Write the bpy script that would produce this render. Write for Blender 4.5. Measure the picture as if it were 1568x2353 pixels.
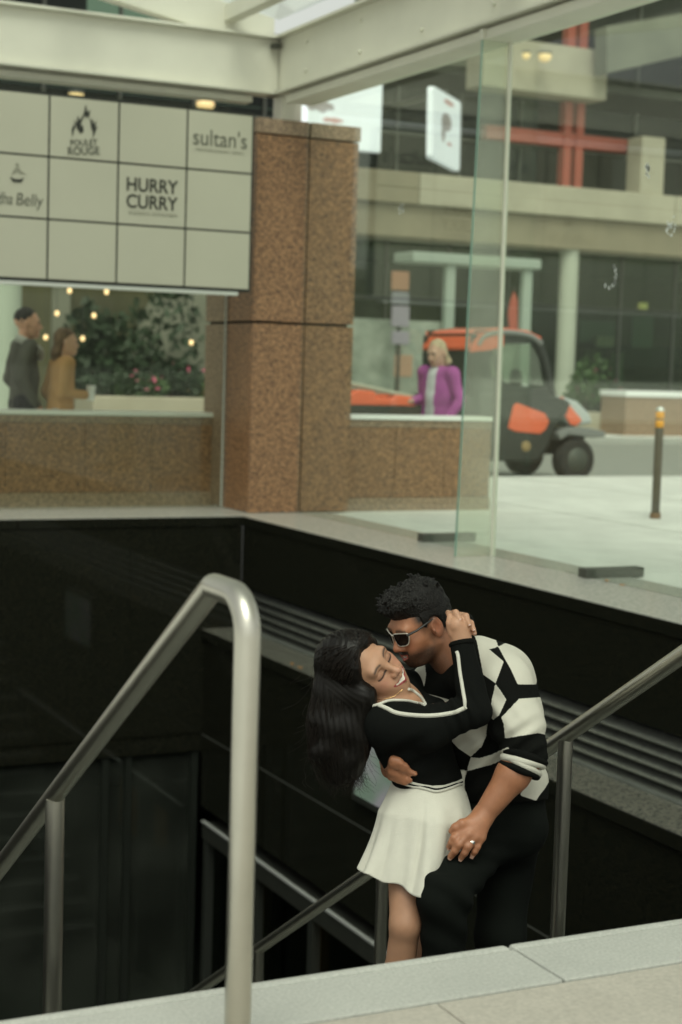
import bpy, bmesh, math, random
import numpy as np
from mathutils import Vector, Matrix
random.seed(7); RNG = np.random.default_rng(7)
for o in list(bpy.data.objects): bpy.data.objects.remove(o)
S = bpy.context.scene; COL = S.collection
# ------------------------------------------------------------------ camera (photo frame of 1568 x 2353 px)
FPX, CX, CY, HC = 3768.0, 784.0, 1176.5, 1.35
def _basis(vpx=-1067.0, roll=0.0304, yh=843.0):
    vy = np.array([vpx-CX, yh+roll*(vpx-784)-CY, FPX])
    up = np.cross([0, yh-CY, FPX], [1000, yh+roll*1000-CY, FPX]); up = up/np.linalg.norm(up)
    if up[1] > 0: up = -up
    y = vy/np.linalg.norm(vy); return np.cross(y, up), y, up
AX, AY, AZ = _basis()
CAM = np.array([0, 0, HC])
def cdir(r, d, f):                       # camera-frame direction (right, down, forward) to world
    c = np.array([r, d, f], float); return np.array([c@AX, c@AY, c@AZ])
def ray(px, py): return cdir(px-CX, py-CY, FPX)
def onz(px, py, z=0.0): r = ray(px, py); return CAM+r*((z-HC)/r[2])
def ony(px, py, y): r = ray(px, py); return CAM+r*(y/r[1])
def onx(px, py, x): r = ray(px, py); return CAM+r*(x/r[0])
def J(px, py, d): return CAM+ray(px, py)/FPX*d
cam_d = bpy.data.cameras.new('camera'); cam = bpy.data.objects.new('camera', cam_d); COL.objects.link(cam)
cam_d.sensor_fit = 'HORIZONTAL'; cam_d.sensor_width = 24.0; cam_d.lens = 24.0*FPX/1568.0
cam_d.clip_start = 0.05; cam_d.clip_end = 500
R_, U_, B_ = cdir(1, 0, 0), cdir(0, -1, 0), cdir(0, 0, -1)
m = Matrix.Identity(4)
for i in range(3): m[i][0], m[i][1], m[i][2], m[i][3] = R_[i], U_[i], B_[i], CAM[i]
cam.matrix_world = m
cam_d.dof.use_dof = True; cam_d.dof.focus_distance = 5.15; cam_d.dof.aperture_fstop = 3.0; cam_d.dof.aperture_blades = 0
S.camera = cam
# ------------------------------------------------------------------ sky and sun (soft overcast)
SUN_EL, SUN_AZ = math.radians(58), math.radians(205)      # azimuth measured from +Y clockwise
W = bpy.data.worlds.new('World'); S.world = W; W.use_nodes = True
nt = W.node_tree; nt.nodes.clear()
sky = nt.nodes.new('ShaderNodeTexSky'); sky.sky_type = 'NISHITA'; sky.sun_disc = False
sky.sun_elevation = SUN_EL; sky.sun_rotation = SUN_AZ; sky.air_density = 1.0; sky.dust_density = 3.0; sky.ozone_density = 1.0
hs = nt.nodes.new('ShaderNodeHueSaturation'); hs.inputs['Saturation'].default_value = 0.12
tn = nt.nodes.new('ShaderNodeMixRGB'); tn.blend_type = 'MULTIPLY'; tn.inputs[0].default_value = 1; tn.inputs[2].default_value = (0.98, 1.0, 0.89, 1)
bg = nt.nodes.new('ShaderNodeBackground'); bg.inputs[1].default_value = 0.15
wo = nt.nodes.new('ShaderNodeOutputWorld')
nt.links.new(sky.outputs[0], hs.inputs['Color']); nt.links.new(hs.outputs[0], tn.inputs[1]); nt.links.new(tn.outputs[0], bg.inputs[0]); nt.links.new(bg.outputs[0], wo.inputs[0])
sun_d = bpy.data.lights.new('sun', 'SUN'); sun_d.energy = 1.5; sun_d.angle = math.radians(35); sun_d.color = (1.0, 0.97, 0.84)
sun = bpy.data.objects.new('sun', sun_d); COL.objects.link(sun)
sd = Vector((math.sin(SUN_AZ)*math.cos(SUN_EL), math.cos(SUN_AZ)*math.cos(SUN_EL), math.sin(SUN_EL)))
sun.rotation_euler = sd.to_track_quat('Z', 'Y').to_euler(); sun.location = (0, -3, 12)
vs = S.view_settings; vs.view_transform = 'Standard'; vs.look = 'None'; vs.exposure = 0.12; vs.gamma = 1.0
S.cycles.max_bounces = 8; S.cycles.transparent_max_bounces = 24; S.cycles.use_denoising = True
# ------------------------------------------------------------------ materials
MATS = {}
def bsdf(m): return m.node_tree.nodes['Principled BSDF']
def mat(name, col, rough=0.6, metal=0.0, noise=None, bump=None, spec=0.5, emit=None, coat=0.0, stain=None):
    """noise=(scale, amount, detail) value variation; bump=(scale, strength)"""
    if name in MATS: return MATS[name]
    m = bpy.data.materials.new(name); m.use_nodes = True; MATS[name] = m
    n = m.node_tree.nodes; l = m.node_tree.links; b = bsdf(m)
    b.inputs['Base Color'].default_value = (*col, 1); b.inputs['Roughness'].default_value = rough; b.inputs['Metallic'].default_value = metal
    b.inputs['Specular IOR Level'].default_value = spec; b.inputs['Coat Weight'].default_value = coat
    tc = n.new('ShaderNodeTexCoord')
    if noise:
        t = n.new('ShaderNodeTexNoise'); t.inputs['Scale'].default_value = noise[0]; t.inputs['Detail'].default_value = noise[2] if len(noise) > 2 else 5
        mr = n.new('ShaderNodeMapRange'); mr.inputs[1].default_value = .25; mr.inputs[2].default_value = .75; mr.inputs[3].default_value = 1-noise[1]; mr.inputs[4].default_value = 1+noise[1]
        mx = n.new('ShaderNodeMixRGB'); mx.blend_type = 'MULTIPLY'; mx.inputs[0].default_value = 1; mx.inputs[1].default_value = (*col, 1)
        l.new(tc.outputs['Object'], t.inputs['Vector']); l.new(t.outputs[0], mr.inputs[0]); l.new(mr.outputs[0], mx.inputs[2]); l.new(mx.outputs[0], b.inputs['Base Color'])
    if stain:
        t3 = n.new('ShaderNodeTexNoise'); t3.inputs['Scale'].default_value = stain[0]; t3.inputs['Detail'].default_value = 7; t3.inputs['Roughness'].default_value = .7
        m3 = n.new('ShaderNodeMapRange'); m3.inputs[1].default_value = .3; m3.inputs[2].default_value = .7; m3.inputs[3].default_value = 1-stain[1]; m3.inputs[4].default_value = 1+stain[1]*.5
        x3 = n.new('ShaderNodeMixRGB'); x3.blend_type = 'MULTIPLY'; x3.inputs[0].default_value = 1
        l.new(tc.outputs['Object'], t3.inputs['Vector']); l.new(t3.outputs[0], m3.inputs[0]); l.new(mx.outputs[0], x3.inputs[1]); l.new(m3.outputs[0], x3.inputs[2]); l.new(x3.outputs[0], b.inputs['Base Color'])
    if bump:
        t2 = n.new('ShaderNodeTexNoise'); t2.inputs['Scale'].default_value = bump[0]; t2.inputs['Detail'].default_value = 4
        bp = n.new('ShaderNodeBump'); bp.inputs['Strength'].default_value = bump[1]; bp.inputs['Distance'].default_value = 0.01
        l.new(tc.outputs['Object'], t2.inputs['Vector']); l.new(t2.outputs[0], bp.inputs['Height']); l.new(bp.outputs[0], b.inputs['Normal'])
    if emit: b.inputs['Emission Color'].default_value = (*emit[0], 1); b.inputs['Emission Strength'].default_value = emit[1]
    return m
def ramp_mat(name, scale, stops, rough, tex='noise', detail=6, bump=0.0, mid=0.5):
    if name in MATS: return MATS[name]
    m = bpy.data.materials.new(name); m.use_nodes = True; MATS[name] = m
    n = m.node_tree.nodes; l = m.node_tree.links; b = bsdf(m); b.inputs['Roughness'].default_value = rough
    tc = n.new('ShaderNodeTexCoord'); t = n.new('ShaderNodeTexNoise'); t.inputs['Scale'].default_value = scale; t.inputs['Detail'].default_value = detail; t.inputs['Roughness'].default_value = .65
    t2 = n.new('ShaderNodeTexVoronoi'); t2.inputs['Scale'].default_value = scale*1.6
    a = n.new('ShaderNodeMath'); a.operation = 'ADD'; s = n.new('ShaderNodeMath'); s.operation = 'MULTIPLY_ADD'; s.inputs[1].default_value = 0.55; s.inputs[2].default_value = -.25
    cr = n.new('ShaderNodeValToRGB'); e = cr.color_ramp.elements
    while len(e) < len(stops): e.new(0.5)
    for q, (p, c) in zip(e, stops): q.position = p; q.color = (*c, 1)
    l.new(tc.outputs['Object'], t.inputs['Vector']); l.new(tc.outputs['Object'], t2.inputs['Vector'])
    l.new(t2.outputs['Distance'], s.inputs[0]); l.new(t.outputs[0], a.inputs[0]); l.new(s.outputs[0], a.inputs[1]); l.new(a.outputs[0], cr.inputs[0]); l.new(cr.outputs[0], b.inputs['Base Color'])
    if bump:
        bp = n.new('ShaderNodeBump'); bp.inputs['Strength'].default_value = bump; bp.inputs['Distance'].default_value = .004; l.new(a.outputs[0], bp.inputs['Height']); l.new(bp.outputs[0], b.inputs['Normal'])
    return m
def glass_mat(name, tint=(0.9, 0.96, 0.9), rough=0.02, dirt_haze=0.0, refl=1.0):
    if name in MATS: return MATS[name]
    m = bpy.data.materials.new(name); m.use_nodes = True; MATS[name] = m
    n = m.node_tree.nodes; l = m.node_tree.links; n.clear()
    out = n.new('ShaderNodeOutputMaterial'); tr = n.new('ShaderNodeBsdfTransparent'); tr.inputs[0].default_value = (*tint, 1)
    gl = n.new('ShaderNodeBsdfGlossy'); gl.inputs['Roughness'].default_value = rough; gl.inputs[0].default_value = (refl, refl, refl, 1)
    lw = n.new('ShaderNodeLayerWeight'); lw.inputs[0].default_value = .5; pw = n.new('ShaderNodeMath'); pw.operation = 'POWER'; pw.inputs[1].default_value = 5
    fr = n.new('ShaderNodeMath'); fr.operation = 'MULTIPLY_ADD'; fr.inputs[1].default_value = .96; fr.inputs[2].default_value = .04; mx = n.new('ShaderNodeMixShader')
    l.new(lw.outputs['Facing'], pw.inputs[0]); l.new(pw.outputs[0], fr.inputs[0])
    l.new(fr.outputs[0], mx.inputs[0]); l.new(tr.outputs[0], mx.inputs[1]); l.new(gl.outputs[0], mx.inputs[2])
    last = mx
    if dirt_haze:
        df = n.new('ShaderNodeBsdfDiffuse'); df.inputs[0].default_value = (.66, .69, .60, 1); m2 = n.new('ShaderNodeMixShader')
        tc = n.new('ShaderNodeTexCoord'); tx = n.new('ShaderNodeTexNoise'); tx.inputs['Scale'].default_value = 1.6; tx.inputs['Detail'].default_value = 6
        mr = n.new('ShaderNodeMapRange'); mr.inputs[1].default_value = .35; mr.inputs[2].default_value = .75; mr.inputs[3].default_value = dirt_haze*.6; mr.inputs[4].default_value = dirt_haze*1.5
        l.new(tc.outputs['Object'], tx.inputs['Vector']); l.new(tx.outputs[0], mr.inputs[0]); l.new(mr.outputs[0], m2.inputs[0]); l.new(mx.outputs[0], m2.inputs[1]); l.new(df.outputs[0], m2.inputs[2]); last = m2
    l.new(last.outputs[0], out.inputs[0]); return m
cream = mat('cream_painted_steel', (.68, .675, .575), .45, noise=(2.2, .07, 6), bump=(140, .03))
granite = ramp_mat('brown_granite', 40, [(.30, (.035, .030, .023)), (.43, (.125, .066, .036)), (.56, (.275, .142, .068)), (.72, (.41, .228, .115)), (.9, (.23, .132, .074))], .42, detail=8)
granite_pale = ramp_mat('flamed_brown_granite', 40, [(.30, (.10, .08, .06)), (.45, (.22, .155, .105)), (.6, (.34, .235, .155)), (.75, (.42, .31, .21)), (.9, (.30, .22, .15))], .6, detail=8)
blackg = ramp_mat('polished_black_granite', 70, [(.35, (.007, .0085, .0065)), (.55, (.011, .012, .0085)), (.72, (.022, .020, .012)), (.9, (.009, .0105, .008))], .045, detail=6)
blackcap = ramp_mat('sheen_black_granite', 26, [(.3, (.07, .075, .062)), (.5, (.12, .12, .10)), (.7, (.18, .175, .14)), (.9, (.10, .105, .09))], .20, detail=9, bump=.12)  # lighter base carries the sky's reflection on black granite
coping_m = ramp_mat('sheen_coping_granite', 26, [(.3, (.33, .335, .30)), (.5, (.43, .43, .39)), (.7, (.50, .49, .44)), (.9, (.38, .38, .345))], .22, detail=9, bump=.10)  # pale base paints dust and grazing reflection onto black granite tops
stone = mat('pale_granite', (.44, .45, .41), .75, noise=(130, .16, 3), bump=(240, .12), stain=(2.4, .10))
beige_pave = mat('beige_paving', (.44, .415, .355), .8, noise=(90, .14, 4), bump=(200, .14), stain=(3.1, .12))
plaza_m = mat('plaza_concrete', (.68, .69, .65), .8, noise=(3.0, .10, 8), bump=(120, .1), stain=(.5, .12))
asphalt = mat('grey_road', (.27, .28, .25), .85, noise=(20, .15, 6))
steel = mat('brushed_steel', (.56, .545, .48), .33, 1.0, noise=(9, .06, 4))
dark_steel = mat('dark_steel', (.10, .105, .09), .4, .7, noise=(8, .12, 4))
louver_m = mat('louver_metal', (.33, .34, .31), .30, .85, noise=(14, .2, 5))
alu = mat('pale_aluminium', (.62, .64, .60), .35, .6)
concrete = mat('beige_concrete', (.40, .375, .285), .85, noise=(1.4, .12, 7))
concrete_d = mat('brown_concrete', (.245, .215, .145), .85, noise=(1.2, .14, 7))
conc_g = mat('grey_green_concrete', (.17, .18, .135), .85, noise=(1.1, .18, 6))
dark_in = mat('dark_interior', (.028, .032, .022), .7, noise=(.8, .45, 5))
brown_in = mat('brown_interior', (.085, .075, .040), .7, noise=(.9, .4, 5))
white_m = mat('white_panel', (.80, .82, .82), .5)
red_m = mat('red_steel', (.36, .080, .050), .5, noise=(2, .1))
glass_m = glass_mat('clear_glass', (.93, .97, .93), dirt_haze=.018)
glass_fin = glass_mat('green_fin_glass', (.93, .96, .90), dirt_haze=.17)
glass_roof = glass_mat('roof_glass', (.95, .98, .97), dirt_haze=.03)
glass_left = glass_mat('dusty_glass', (.95, .97, .92), dirt_haze=.012, refl=.35)
glass_shop = glass_mat('shop_glass', (.66, .80, .66), dirt_haze=.01, refl=.7)
glass_dark = glass_mat('dark_glass', (.42, .52, .43), dirt_haze=.0, refl=.45)
glass_edge = mat('glass_edge', (.22, .38, .31), .2)
# ------------------------------------------------------------------ builders
def link(o): COL.objects.link(o); return o
def thing(name, label, cat, loc=(0, 0, 0), group=None):
    o = link(bpy.data.objects.new(name, None)); o.location = loc; o.empty_display_size = .1
    o['label'] = label; o['category'] = cat
    if group: o['group'] = group
    return o
def rootloc(p):
    while p is not None and p.parent is not None: p = p.parent
    return np.array(p.location) if p is not None else np.zeros(3)
def obj(name, me, m=None, parent=None, label=None, cat=None, group=None, kind=None):
    o = link(bpy.data.objects.new(name, me))
    if m is not None:
        for q in (m if isinstance(m, (list, tuple)) else [m]): me.materials.append(q)
    if parent is not None: o.parent = parent
    if label: o['label'] = label
    if cat: o['category'] = cat
    if group: o['group'] = group
    if kind: o['kind'] = kind
    return o
class MB:
    def __init__(s): s.v = []; s.f = []
    def add(s, v, f):
        n = len(s.v); s.v += [tuple(map(float, q)) for q in v]; s.f += [tuple(n+i for i in q) for q in f]; return s
    def box(s, lo, hi):
        (a, b, c), (d, e, f) = lo, hi
        return s.add([(a, b, c), (d, b, c), (d, e, c), (a, e, c), (a, b, f), (d, b, f), (d, e, f), (a, e, f)],
                     [(3, 2, 1, 0), (4, 5, 6, 7), (0, 1, 5, 4), (1, 2, 6, 5), (2, 3, 7, 6), (3, 0, 4, 7)])
    def hexa(s, q):   # 4 bottom, 4 top
        return s.add(q, [(3, 2, 1, 0), (4, 5, 6, 7), (0, 1, 5, 4), (1, 2, 6, 5), (2, 3, 7, 6), (3, 0, 4, 7)])
    def prism(s, poly, d):  # polygon of 3-D points extruded along vector d
        n = len(poly); p = [np.array(q, float) for q in poly]; d = np.array(d, float)
        return s.add(p+[q+d for q in p], [tuple(range(n))[::-1], tuple(range(n, 2*n))]+[(i, (i+1) % n, n+(i+1) % n, n+i) for i in range(n)])
    def bar(s, a, b, w, h, up=(0, 0, 1)):
        a, b, up = np.array(a, float), np.array(b, float), np.array(up, float); t = (b-a)/np.linalg.norm(b-a)
        u = np.cross(t, up); u /= np.linalg.norm(u); v = np.cross(u, t)
        c = [(-w/2, -h/2), (w/2, -h/2), (w/2, h/2), (-w/2, h/2)]
        return s.add([a+u*x+v*y for x, y in c]+[b+u*x+v*y for x, y in c], [(0, 1, 2, 3), (7, 6, 5, 4), (0, 4, 5, 1), (1, 5, 6, 2), (2, 6, 7, 3), (3, 7, 4, 0)])
    def tube(s, path, r, n=12, cap=True, flat=None):
        p = [np.array(q, float) for q in path]; rr = r if isinstance(r, (list, tuple, np.ndarray)) else [r]*len(p)
        base = len(s.v); ref = None
        for i, q in enumerate(p):
            t = p[min(i+1, len(p)-1)]-p[max(i-1, 0)]; t = t/(np.linalg.norm(t)+1e-9)
            if ref is None:
                ref = np.cross(t, (0, 0, 1.0) if abs(t[2]) < .9 else (1.0, 0, 0))
            u = ref-t*(ref@t); u /= np.linalg.norm(u); ref = u; w = np.cross(t, u)
            for k in range(n):
                a = 2*math.pi*k/n; s.v.append(tuple(q+(u*math.cos(a)+w*math.sin(a))*rr[i]))
        for i in range(len(p)-1):
            for k in range(n): s.f.append((base+i*n+k, base+i*n+(k+1) % n, base+(i+1)*n+(k+1) % n, base+(i+1)*n+k))
        if cap:
            s.f.append(tuple(base+k for k in range(n))[::-1]); s.f.append(tuple(base+(len(p)-1)*n+k for k in range(n)))
        return s
    def lathe(s, prof, c, axis=2, n=20):   # prof [(r, h)], round c along axis
        base = len(s.v); c = np.array(c, float)
        for r, h in prof:
            for k in range(n):
                a = 2*math.pi*k/n; q = [0, 0, 0]; q[axis] = h; q[(axis+1) % 3] = r*math.cos(a); q[(axis+2) % 3] = r*math.sin(a); s.v.append(tuple(c+q))
        for i in range(len(prof)-1):
            for k in range(n): s.f.append((base+i*n+k, base+i*n+(k+1) % n, base+(i+1)*n+(k+1) % n, base+(i+1)*n+k))
        s.f.append(tuple(base+k for k in range(n))[::-1]); s.f.append(tuple(base+(len(prof)-1)*n+k for k in range(n)))
        return s
    def mesh(s, name, off=None):
        me = bpy.data.meshes.new(name); v = np.array(s.v, float)
        if off is not None: v = v-off
        me.from_pydata([tuple(q) for q in v], [], s.f)
        bm = bmesh.new(); bm.from_mesh(me); bmesh.ops.recalc_face_normals(bm, faces=bm.faces); bm.to_mesh(me); bm.free()
        return me
    def build(s, name, m, parent=None, bevel=0, smooth=False, **kw):
        o = obj(name, s.mesh(name, rootloc(parent) if parent is not None else None), m, parent, **kw)
        if smooth:
            for p in o.data.polygons: p.use_smooth = True
            o.data.set_sharp_from_angle(angle=math.radians(40))
        if bevel:
            b = o.modifiers.new('bevel', 'BEVEL'); b.width = bevel; b.segments = 2; b.limit_method = 'ANGLE'; b.harden_normals = False
        return o
def box(name, lo, hi, m, parent=None, **kw): return MB().box(lo, hi).build(name, m, parent, **kw)
def smoothpath(pts, n=8):      # Catmull-Rom
    p = [np.array(q, float) for q in pts]; p = [2*p[0]-p[1]]+p+[2*p[-1]-p[-2]]; out = []
    for i in range(1, len(p)-2):
        for k in range(n):
            t = k/n; out.append(.5*((2*p[i])+(-p[i-1]+p[i+1])*t+(2*p[i-1]-5*p[i]+4*p[i+1]-p[i+2])*t*t+(-p[i-1]+3*p[i]-3*p[i+1]+p[i+2])*t**3))
    return out+[p[-2]]
def leaves(n, sampler, size, up=.3):
    v = []; f = []
    for i in range(n):
        c = np.array(sampler()); a = RNG.normal(size=3); a[2] += up; a /= np.linalg.norm(a); b = np.cross(a, RNG.normal(size=3)); b /= np.linalg.norm(b); s_ = size*RNG.uniform(.6, 1.4)
        k = len(v); v += [c-a*s_, c+b*s_*.5, c+a*s_, c-b*s_*.5]; f.append((k, k+1, k+2, k+3))
    mb = MB(); mb.v = [tuple(q) for q in v]; mb.f = f; return mb
# ------------------------------------------------------------------ ground
EDGE_Y, CAPX0, CAPX1, BACKY = 3.21, 5.649, 6.6, 13.44
WL = 0.25                                             # left side of the stairwell
g = MB()
def sheet(x0, x1, y0, y1, z): g.add([(x0, y0, z), (x1, y0, z), (x1, y1, z), (x0, y1, z)], [(0, 1, 2, 3)])
sheet(-60, WL-.3, -30, 18.2, -.06); sheet(WL-.3, CAPX1, -30, 2.9, -.06); sheet(CAPX1, 90, -30, 18.2, -.06); sheet(WL-.3, CAPX1, 14.5, 18.2, -.06)
plaza = g.build('plaza', plaza_m, kind='structure')
me = MB().box((0, 0, 0), (2.385, 2.985, .054)).mesh('paving_slab'); me.materials.append(plaza_m)
for i in range(5):
    for j in range(5):
        o = obj('paving_slab', me, None, plaza); o.location = (CAPX1+.01+i*2.4, 3.2+j*3.0, -.062+.004*((i*7+j*3) % 3)/2)
g = MB(); sheet(-80, 120, 18.2, 30.5, -.17); g.build('road', asphalt, kind='structure')
k = MB()
k.box((-60, 18.2, -.4), (90, 18.5, -.05)); k.build('kerb', stone, kind='structure', bevel=.01)
g = MB(); sheet(-80, 140, 30.5, 60, -.05); sheet(-300, -80, -300, 300, -.2); sheet(120, 400, -300, 300, -.2); sheet(-80, 140, 60, 400, -.2); sheet(-80, 120, -300, -30, -.2)
g.build('pavement', plaza_m, kind='structure')
box('kerb', (-80, 30.2, -.4), (120, 30.5, -.045), stone, kind='structure')
# near landing with its edge stones
landing = MB().box((WL, -2, -.20), (CAPX0-.01, 2.955, -.075)).build('landing', beige_pave, kind='structure')
xs = [WL, .62, 2.05, 3.48, 4.6, CAPX0-.02]
for a, b in zip(xs[:-1], xs[1:]):
    box('edge_slab', (a+.003, 2.962, -.09), (b-.003, 3.168, 0), stone, landing, bevel=.004)
    box('nosing', (a+.003, 3.172, -.085), (b-.003, EDGE_Y, 0), stone, landing, bevel=.012)
xs = [WL, 1.72, 3.0, 4.3, CAPX0-.02]
for j, (y0, y1) in enumerate(((2.30, 2.955), (1.6, 2.292), (.6, 1.592), (-2, .592))):
    for a, b in zip(xs[:-1], xs[1:]):
        sh = .6 if j % 2 else 0
        box('paving_slab', (a+.002, y0, -.074), (b-.002, y1, -.003), beige_pave, landing, bevel=.003)
# stairs going down along +Y
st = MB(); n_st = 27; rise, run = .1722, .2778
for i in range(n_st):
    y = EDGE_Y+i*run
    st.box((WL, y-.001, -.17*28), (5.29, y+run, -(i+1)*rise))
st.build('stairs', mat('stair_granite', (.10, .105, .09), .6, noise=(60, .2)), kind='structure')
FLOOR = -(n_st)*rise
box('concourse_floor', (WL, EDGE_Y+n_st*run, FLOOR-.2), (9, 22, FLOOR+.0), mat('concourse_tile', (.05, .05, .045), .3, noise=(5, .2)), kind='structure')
# ------------------------------------------------------------------ right stairwell wall
wr = thing('stairwell_wall', 'polished black granite wall with louvers and a stone ledge beside the stairs', 'wall', (5.65, 3.2, 0))
Yb = [2.0, 4.6, 6.8, 9.0, 11.2, BACKY]
for a, b in zip(Yb[:-1], Yb[1:]):
    cs = box('coping_slab', (CAPX0-.012, a+.002, -.085), (CAPX1, b-.002 if b < BACKY else b, -.004), blackg, wr, bevel=.003); box('sheen_top', (CAPX0-.008, a+.004, -.0035), (CAPX1, b-.004 if b < BACKY else b, 0), coping_m, cs)  # pale top sheet stands in for grazing reflection and dust
    box('granite_panel', (CAPX0, a+.002, -.625), (CAPX0+.20, b-.002, -.089), blackg, wr)
    cs = box('ledge_slab', (5.27, a+.002+.9, -1.085), (5.645, min(b-.002+.9, BACKY), -1.004), blackg, wr, bevel=.003); box('sheen_top', (5.274, a+.004+.9, -1.0035), (5.645, min(b-.004+.9, BACKY), -1.0), blackcap, cs)  # ledge top sheet has the sky's reflection painted into its colour
box('louver_frame', (5.72, 2.0, -1.0), (5.85, BACKY, -.63), mat('louver_void', (.006, .007, .006), .6), wr)
for i in range(5):
    z = -.665-i*.072
    MB().prism([(5.712, 2, z+.006), (5.720, 2, z-.004), (5.664, 2, z-.050), (5.652, 2, z-.048), (5.650, 2, z-.038)], (0, BACKY-2, 0)).build('louver', louver_m, wr)
box('louver_sill', (5.625, 2.0, -.998), (5.72, BACKY, -.985), mat('sill_metal', (.20, .215, .19), .45, .4, noise=(4, .2)), wr)
Yb2 = [2.0, 4.0, 5.75, 7.5, 9.25, 11.0, BACKY]
for a, b in zip(Yb2[:-1], Yb2[1:]):
    for z0, z1 in ((-1.943, -1.09), (-2.60, -1.957)):
        box('lower_panel', (5.30, a+.002, z0), (5.5, b-.002, z1), blackg, wr)
box('groove', (5.302, 2, -2.0), (5.5, BACKY, -1.9), mat('groove_grout', (.10, .105, .09), .6), wr)
dim_steel = mat('dim_steel', (.055, .06, .052), .45, .5)
# glazed screens under the right wall
sc = thing('glazed_screen', 'steel framed glass screen with a highlighted top rail at the foot of the black wall', 'screen', (5.3, 11, FLOOR))
box('top_rail', (5.235, 6.5, -2.70), (5.268, 13.25, -2.68), mat('highlight_rail', (.42, .43, .41), .45, .3), sc, bevel=.004)  # pale strip paints the light caught along the transom top
box('rail_face', (5.245, 6.5, -2.84), (5.45, 13.245, -2.702), dark_steel, sc)
for y in (13.18, 12.08, 10.985, 9.87, 8.77, 7.6): box('mullion', (5.25, y-.04, FLOOR), (5.40, y+.04, -2.842), dim_steel, sc)
ys = [13.18, 12.08, 10.985, 9.87, 8.77, 7.6]
for a, b in zip(ys[1:], ys[:-1]): box('pane', (5.32, a+.05, FLOOR), (5.332, b-.05, -2.843), glass_dark, sc)
box('shop_glow', (5.9, 9.4, -3.9), (6.1, 10.6, -3.3), mat('orange_display', (.5, .14, .02), .6, emit=((1, .35, .05), .35)), None, label='orange lit display behind the glass screen of the lower level', cat='display')
# poster light box on lower right wall
pb = thing('poster_box', 'pale lit poster case mounted on the black wall behind the couple', 'poster', (5.3, 10, -1.7))
box('case', (5.245, 9.35, -1.75), (5.298, 10.34, -1.16), dark_steel, pb, bevel=.004)
pm = bpy.data.materials.new('poster_print'); pm.use_nodes = True
n = pm.node_tree.nodes; l = pm.node_tree.links; b = bsdf(pm); tc = n.new('ShaderNodeTexCoord'); tx = n.new('ShaderNodeTexNoise'); tx.inputs['Scale'].default_value = 2.2; cr = n.new('ShaderNodeValToRGB')
cr.color_ramp.elements[0].position = .42; cr.color_ramp.elements[0].color = (.24, .33, .26, 1); cr.color_ramp.elements[1].position = .56; cr.color_ramp.elements[1].color = (.40, .38, .42, 1)
l.new(tc.outputs['Object'], tx.inputs['Vector']); l.new(tx.outputs[0], cr.inputs[0]); l.new(cr.outputs[0], b.inputs['Base Color']); l.new(cr.outputs[0], b.inputs['Emission Color']); b.inputs['Emission Strength'].default_value = .12
box('print', (5.238, 9.40, -1.70), (5.244, 10.29, -1.21), pm, pb)
# ------------------------------------------------------------------ back stairwell wall
wb = thing('stairwell_wall', 'polished black granite end wall below the sign board', 'wall', (3, BACKY, 0))
Xb = [WL-.3, 1.6, 3.6, CAPX1-.95]
for a, b in zip(Xb[:-1], Xb[1:]):
    cs = box('coping_slab', (a+.002, BACKY-.012, -.085), (b-.002, 14.5, -.004), blackg, wb, bevel=.003); box('sheen_top', (a+.004, BACKY-.008, -.0035), (b-.004, 14.5, 0), coping_m, cs)  # same pale sheet for the dusty top and its painted reflection
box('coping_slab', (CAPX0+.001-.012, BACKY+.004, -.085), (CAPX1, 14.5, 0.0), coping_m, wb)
xb2 = [WL, 1.7, 3.15, 4.6, 5.64]
for a, b in zip(xb2[:-1], xb2[1:]): box('granite_panel', (a+.002, BACKY, -1.935), (b-.002, BACKY+.25, -.089), blackg, wb)
box('header_panel', (WL, BACKY+.01, -2.1), (5.64, BACKY+.25, -1.939), blackg, wb)
dr = thing('door_set', 'dark glass doors with slim metal frames under the end wall', 'doors', (4, BACKY, FLOOR))
for x in (3.0, 4.42, 4.63, 5.25): box('door_frame', (x-.03, BACKY+.03, FLOOR), (x+.03, BACKY+.12, -2.103), mat('door_steel', (.022, .026, .021), .4, .3), dr)
xd = [.3, 3.0, 4.42, 4.63, 5.25]
for a, b in zip(xd[:-1], xd[1:]): box('pane', (a+.032, BACKY+.07, FLOOR), (b-.032, BACKY+.082, -2.105), glass_mat('door_glass', (.45, .55, .47), dirt_haze=.028), dr)  # diffuse haze on the door panes paints in a dim ambient-lit tone
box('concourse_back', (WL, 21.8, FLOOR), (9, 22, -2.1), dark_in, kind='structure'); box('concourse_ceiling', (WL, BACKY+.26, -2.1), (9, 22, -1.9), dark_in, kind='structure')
wl = thing('stairwell_wall', 'polished black granite side wall left of the stairs', 'wall', (WL, 8, 0))
for a, b in ((EDGE_Y, 6.6), (6.6, 10), (10, BACKY)):
    box('granite_panel', (WL-.25, a+.002, FLOOR), (WL, b-.002, -.089), blackg, wl); box('coping_slab', (WL-.3, a+.002, -.085), (WL+.012, b-.002 if b < BACKY else b-.02, 0), blackcap, wl)
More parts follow.
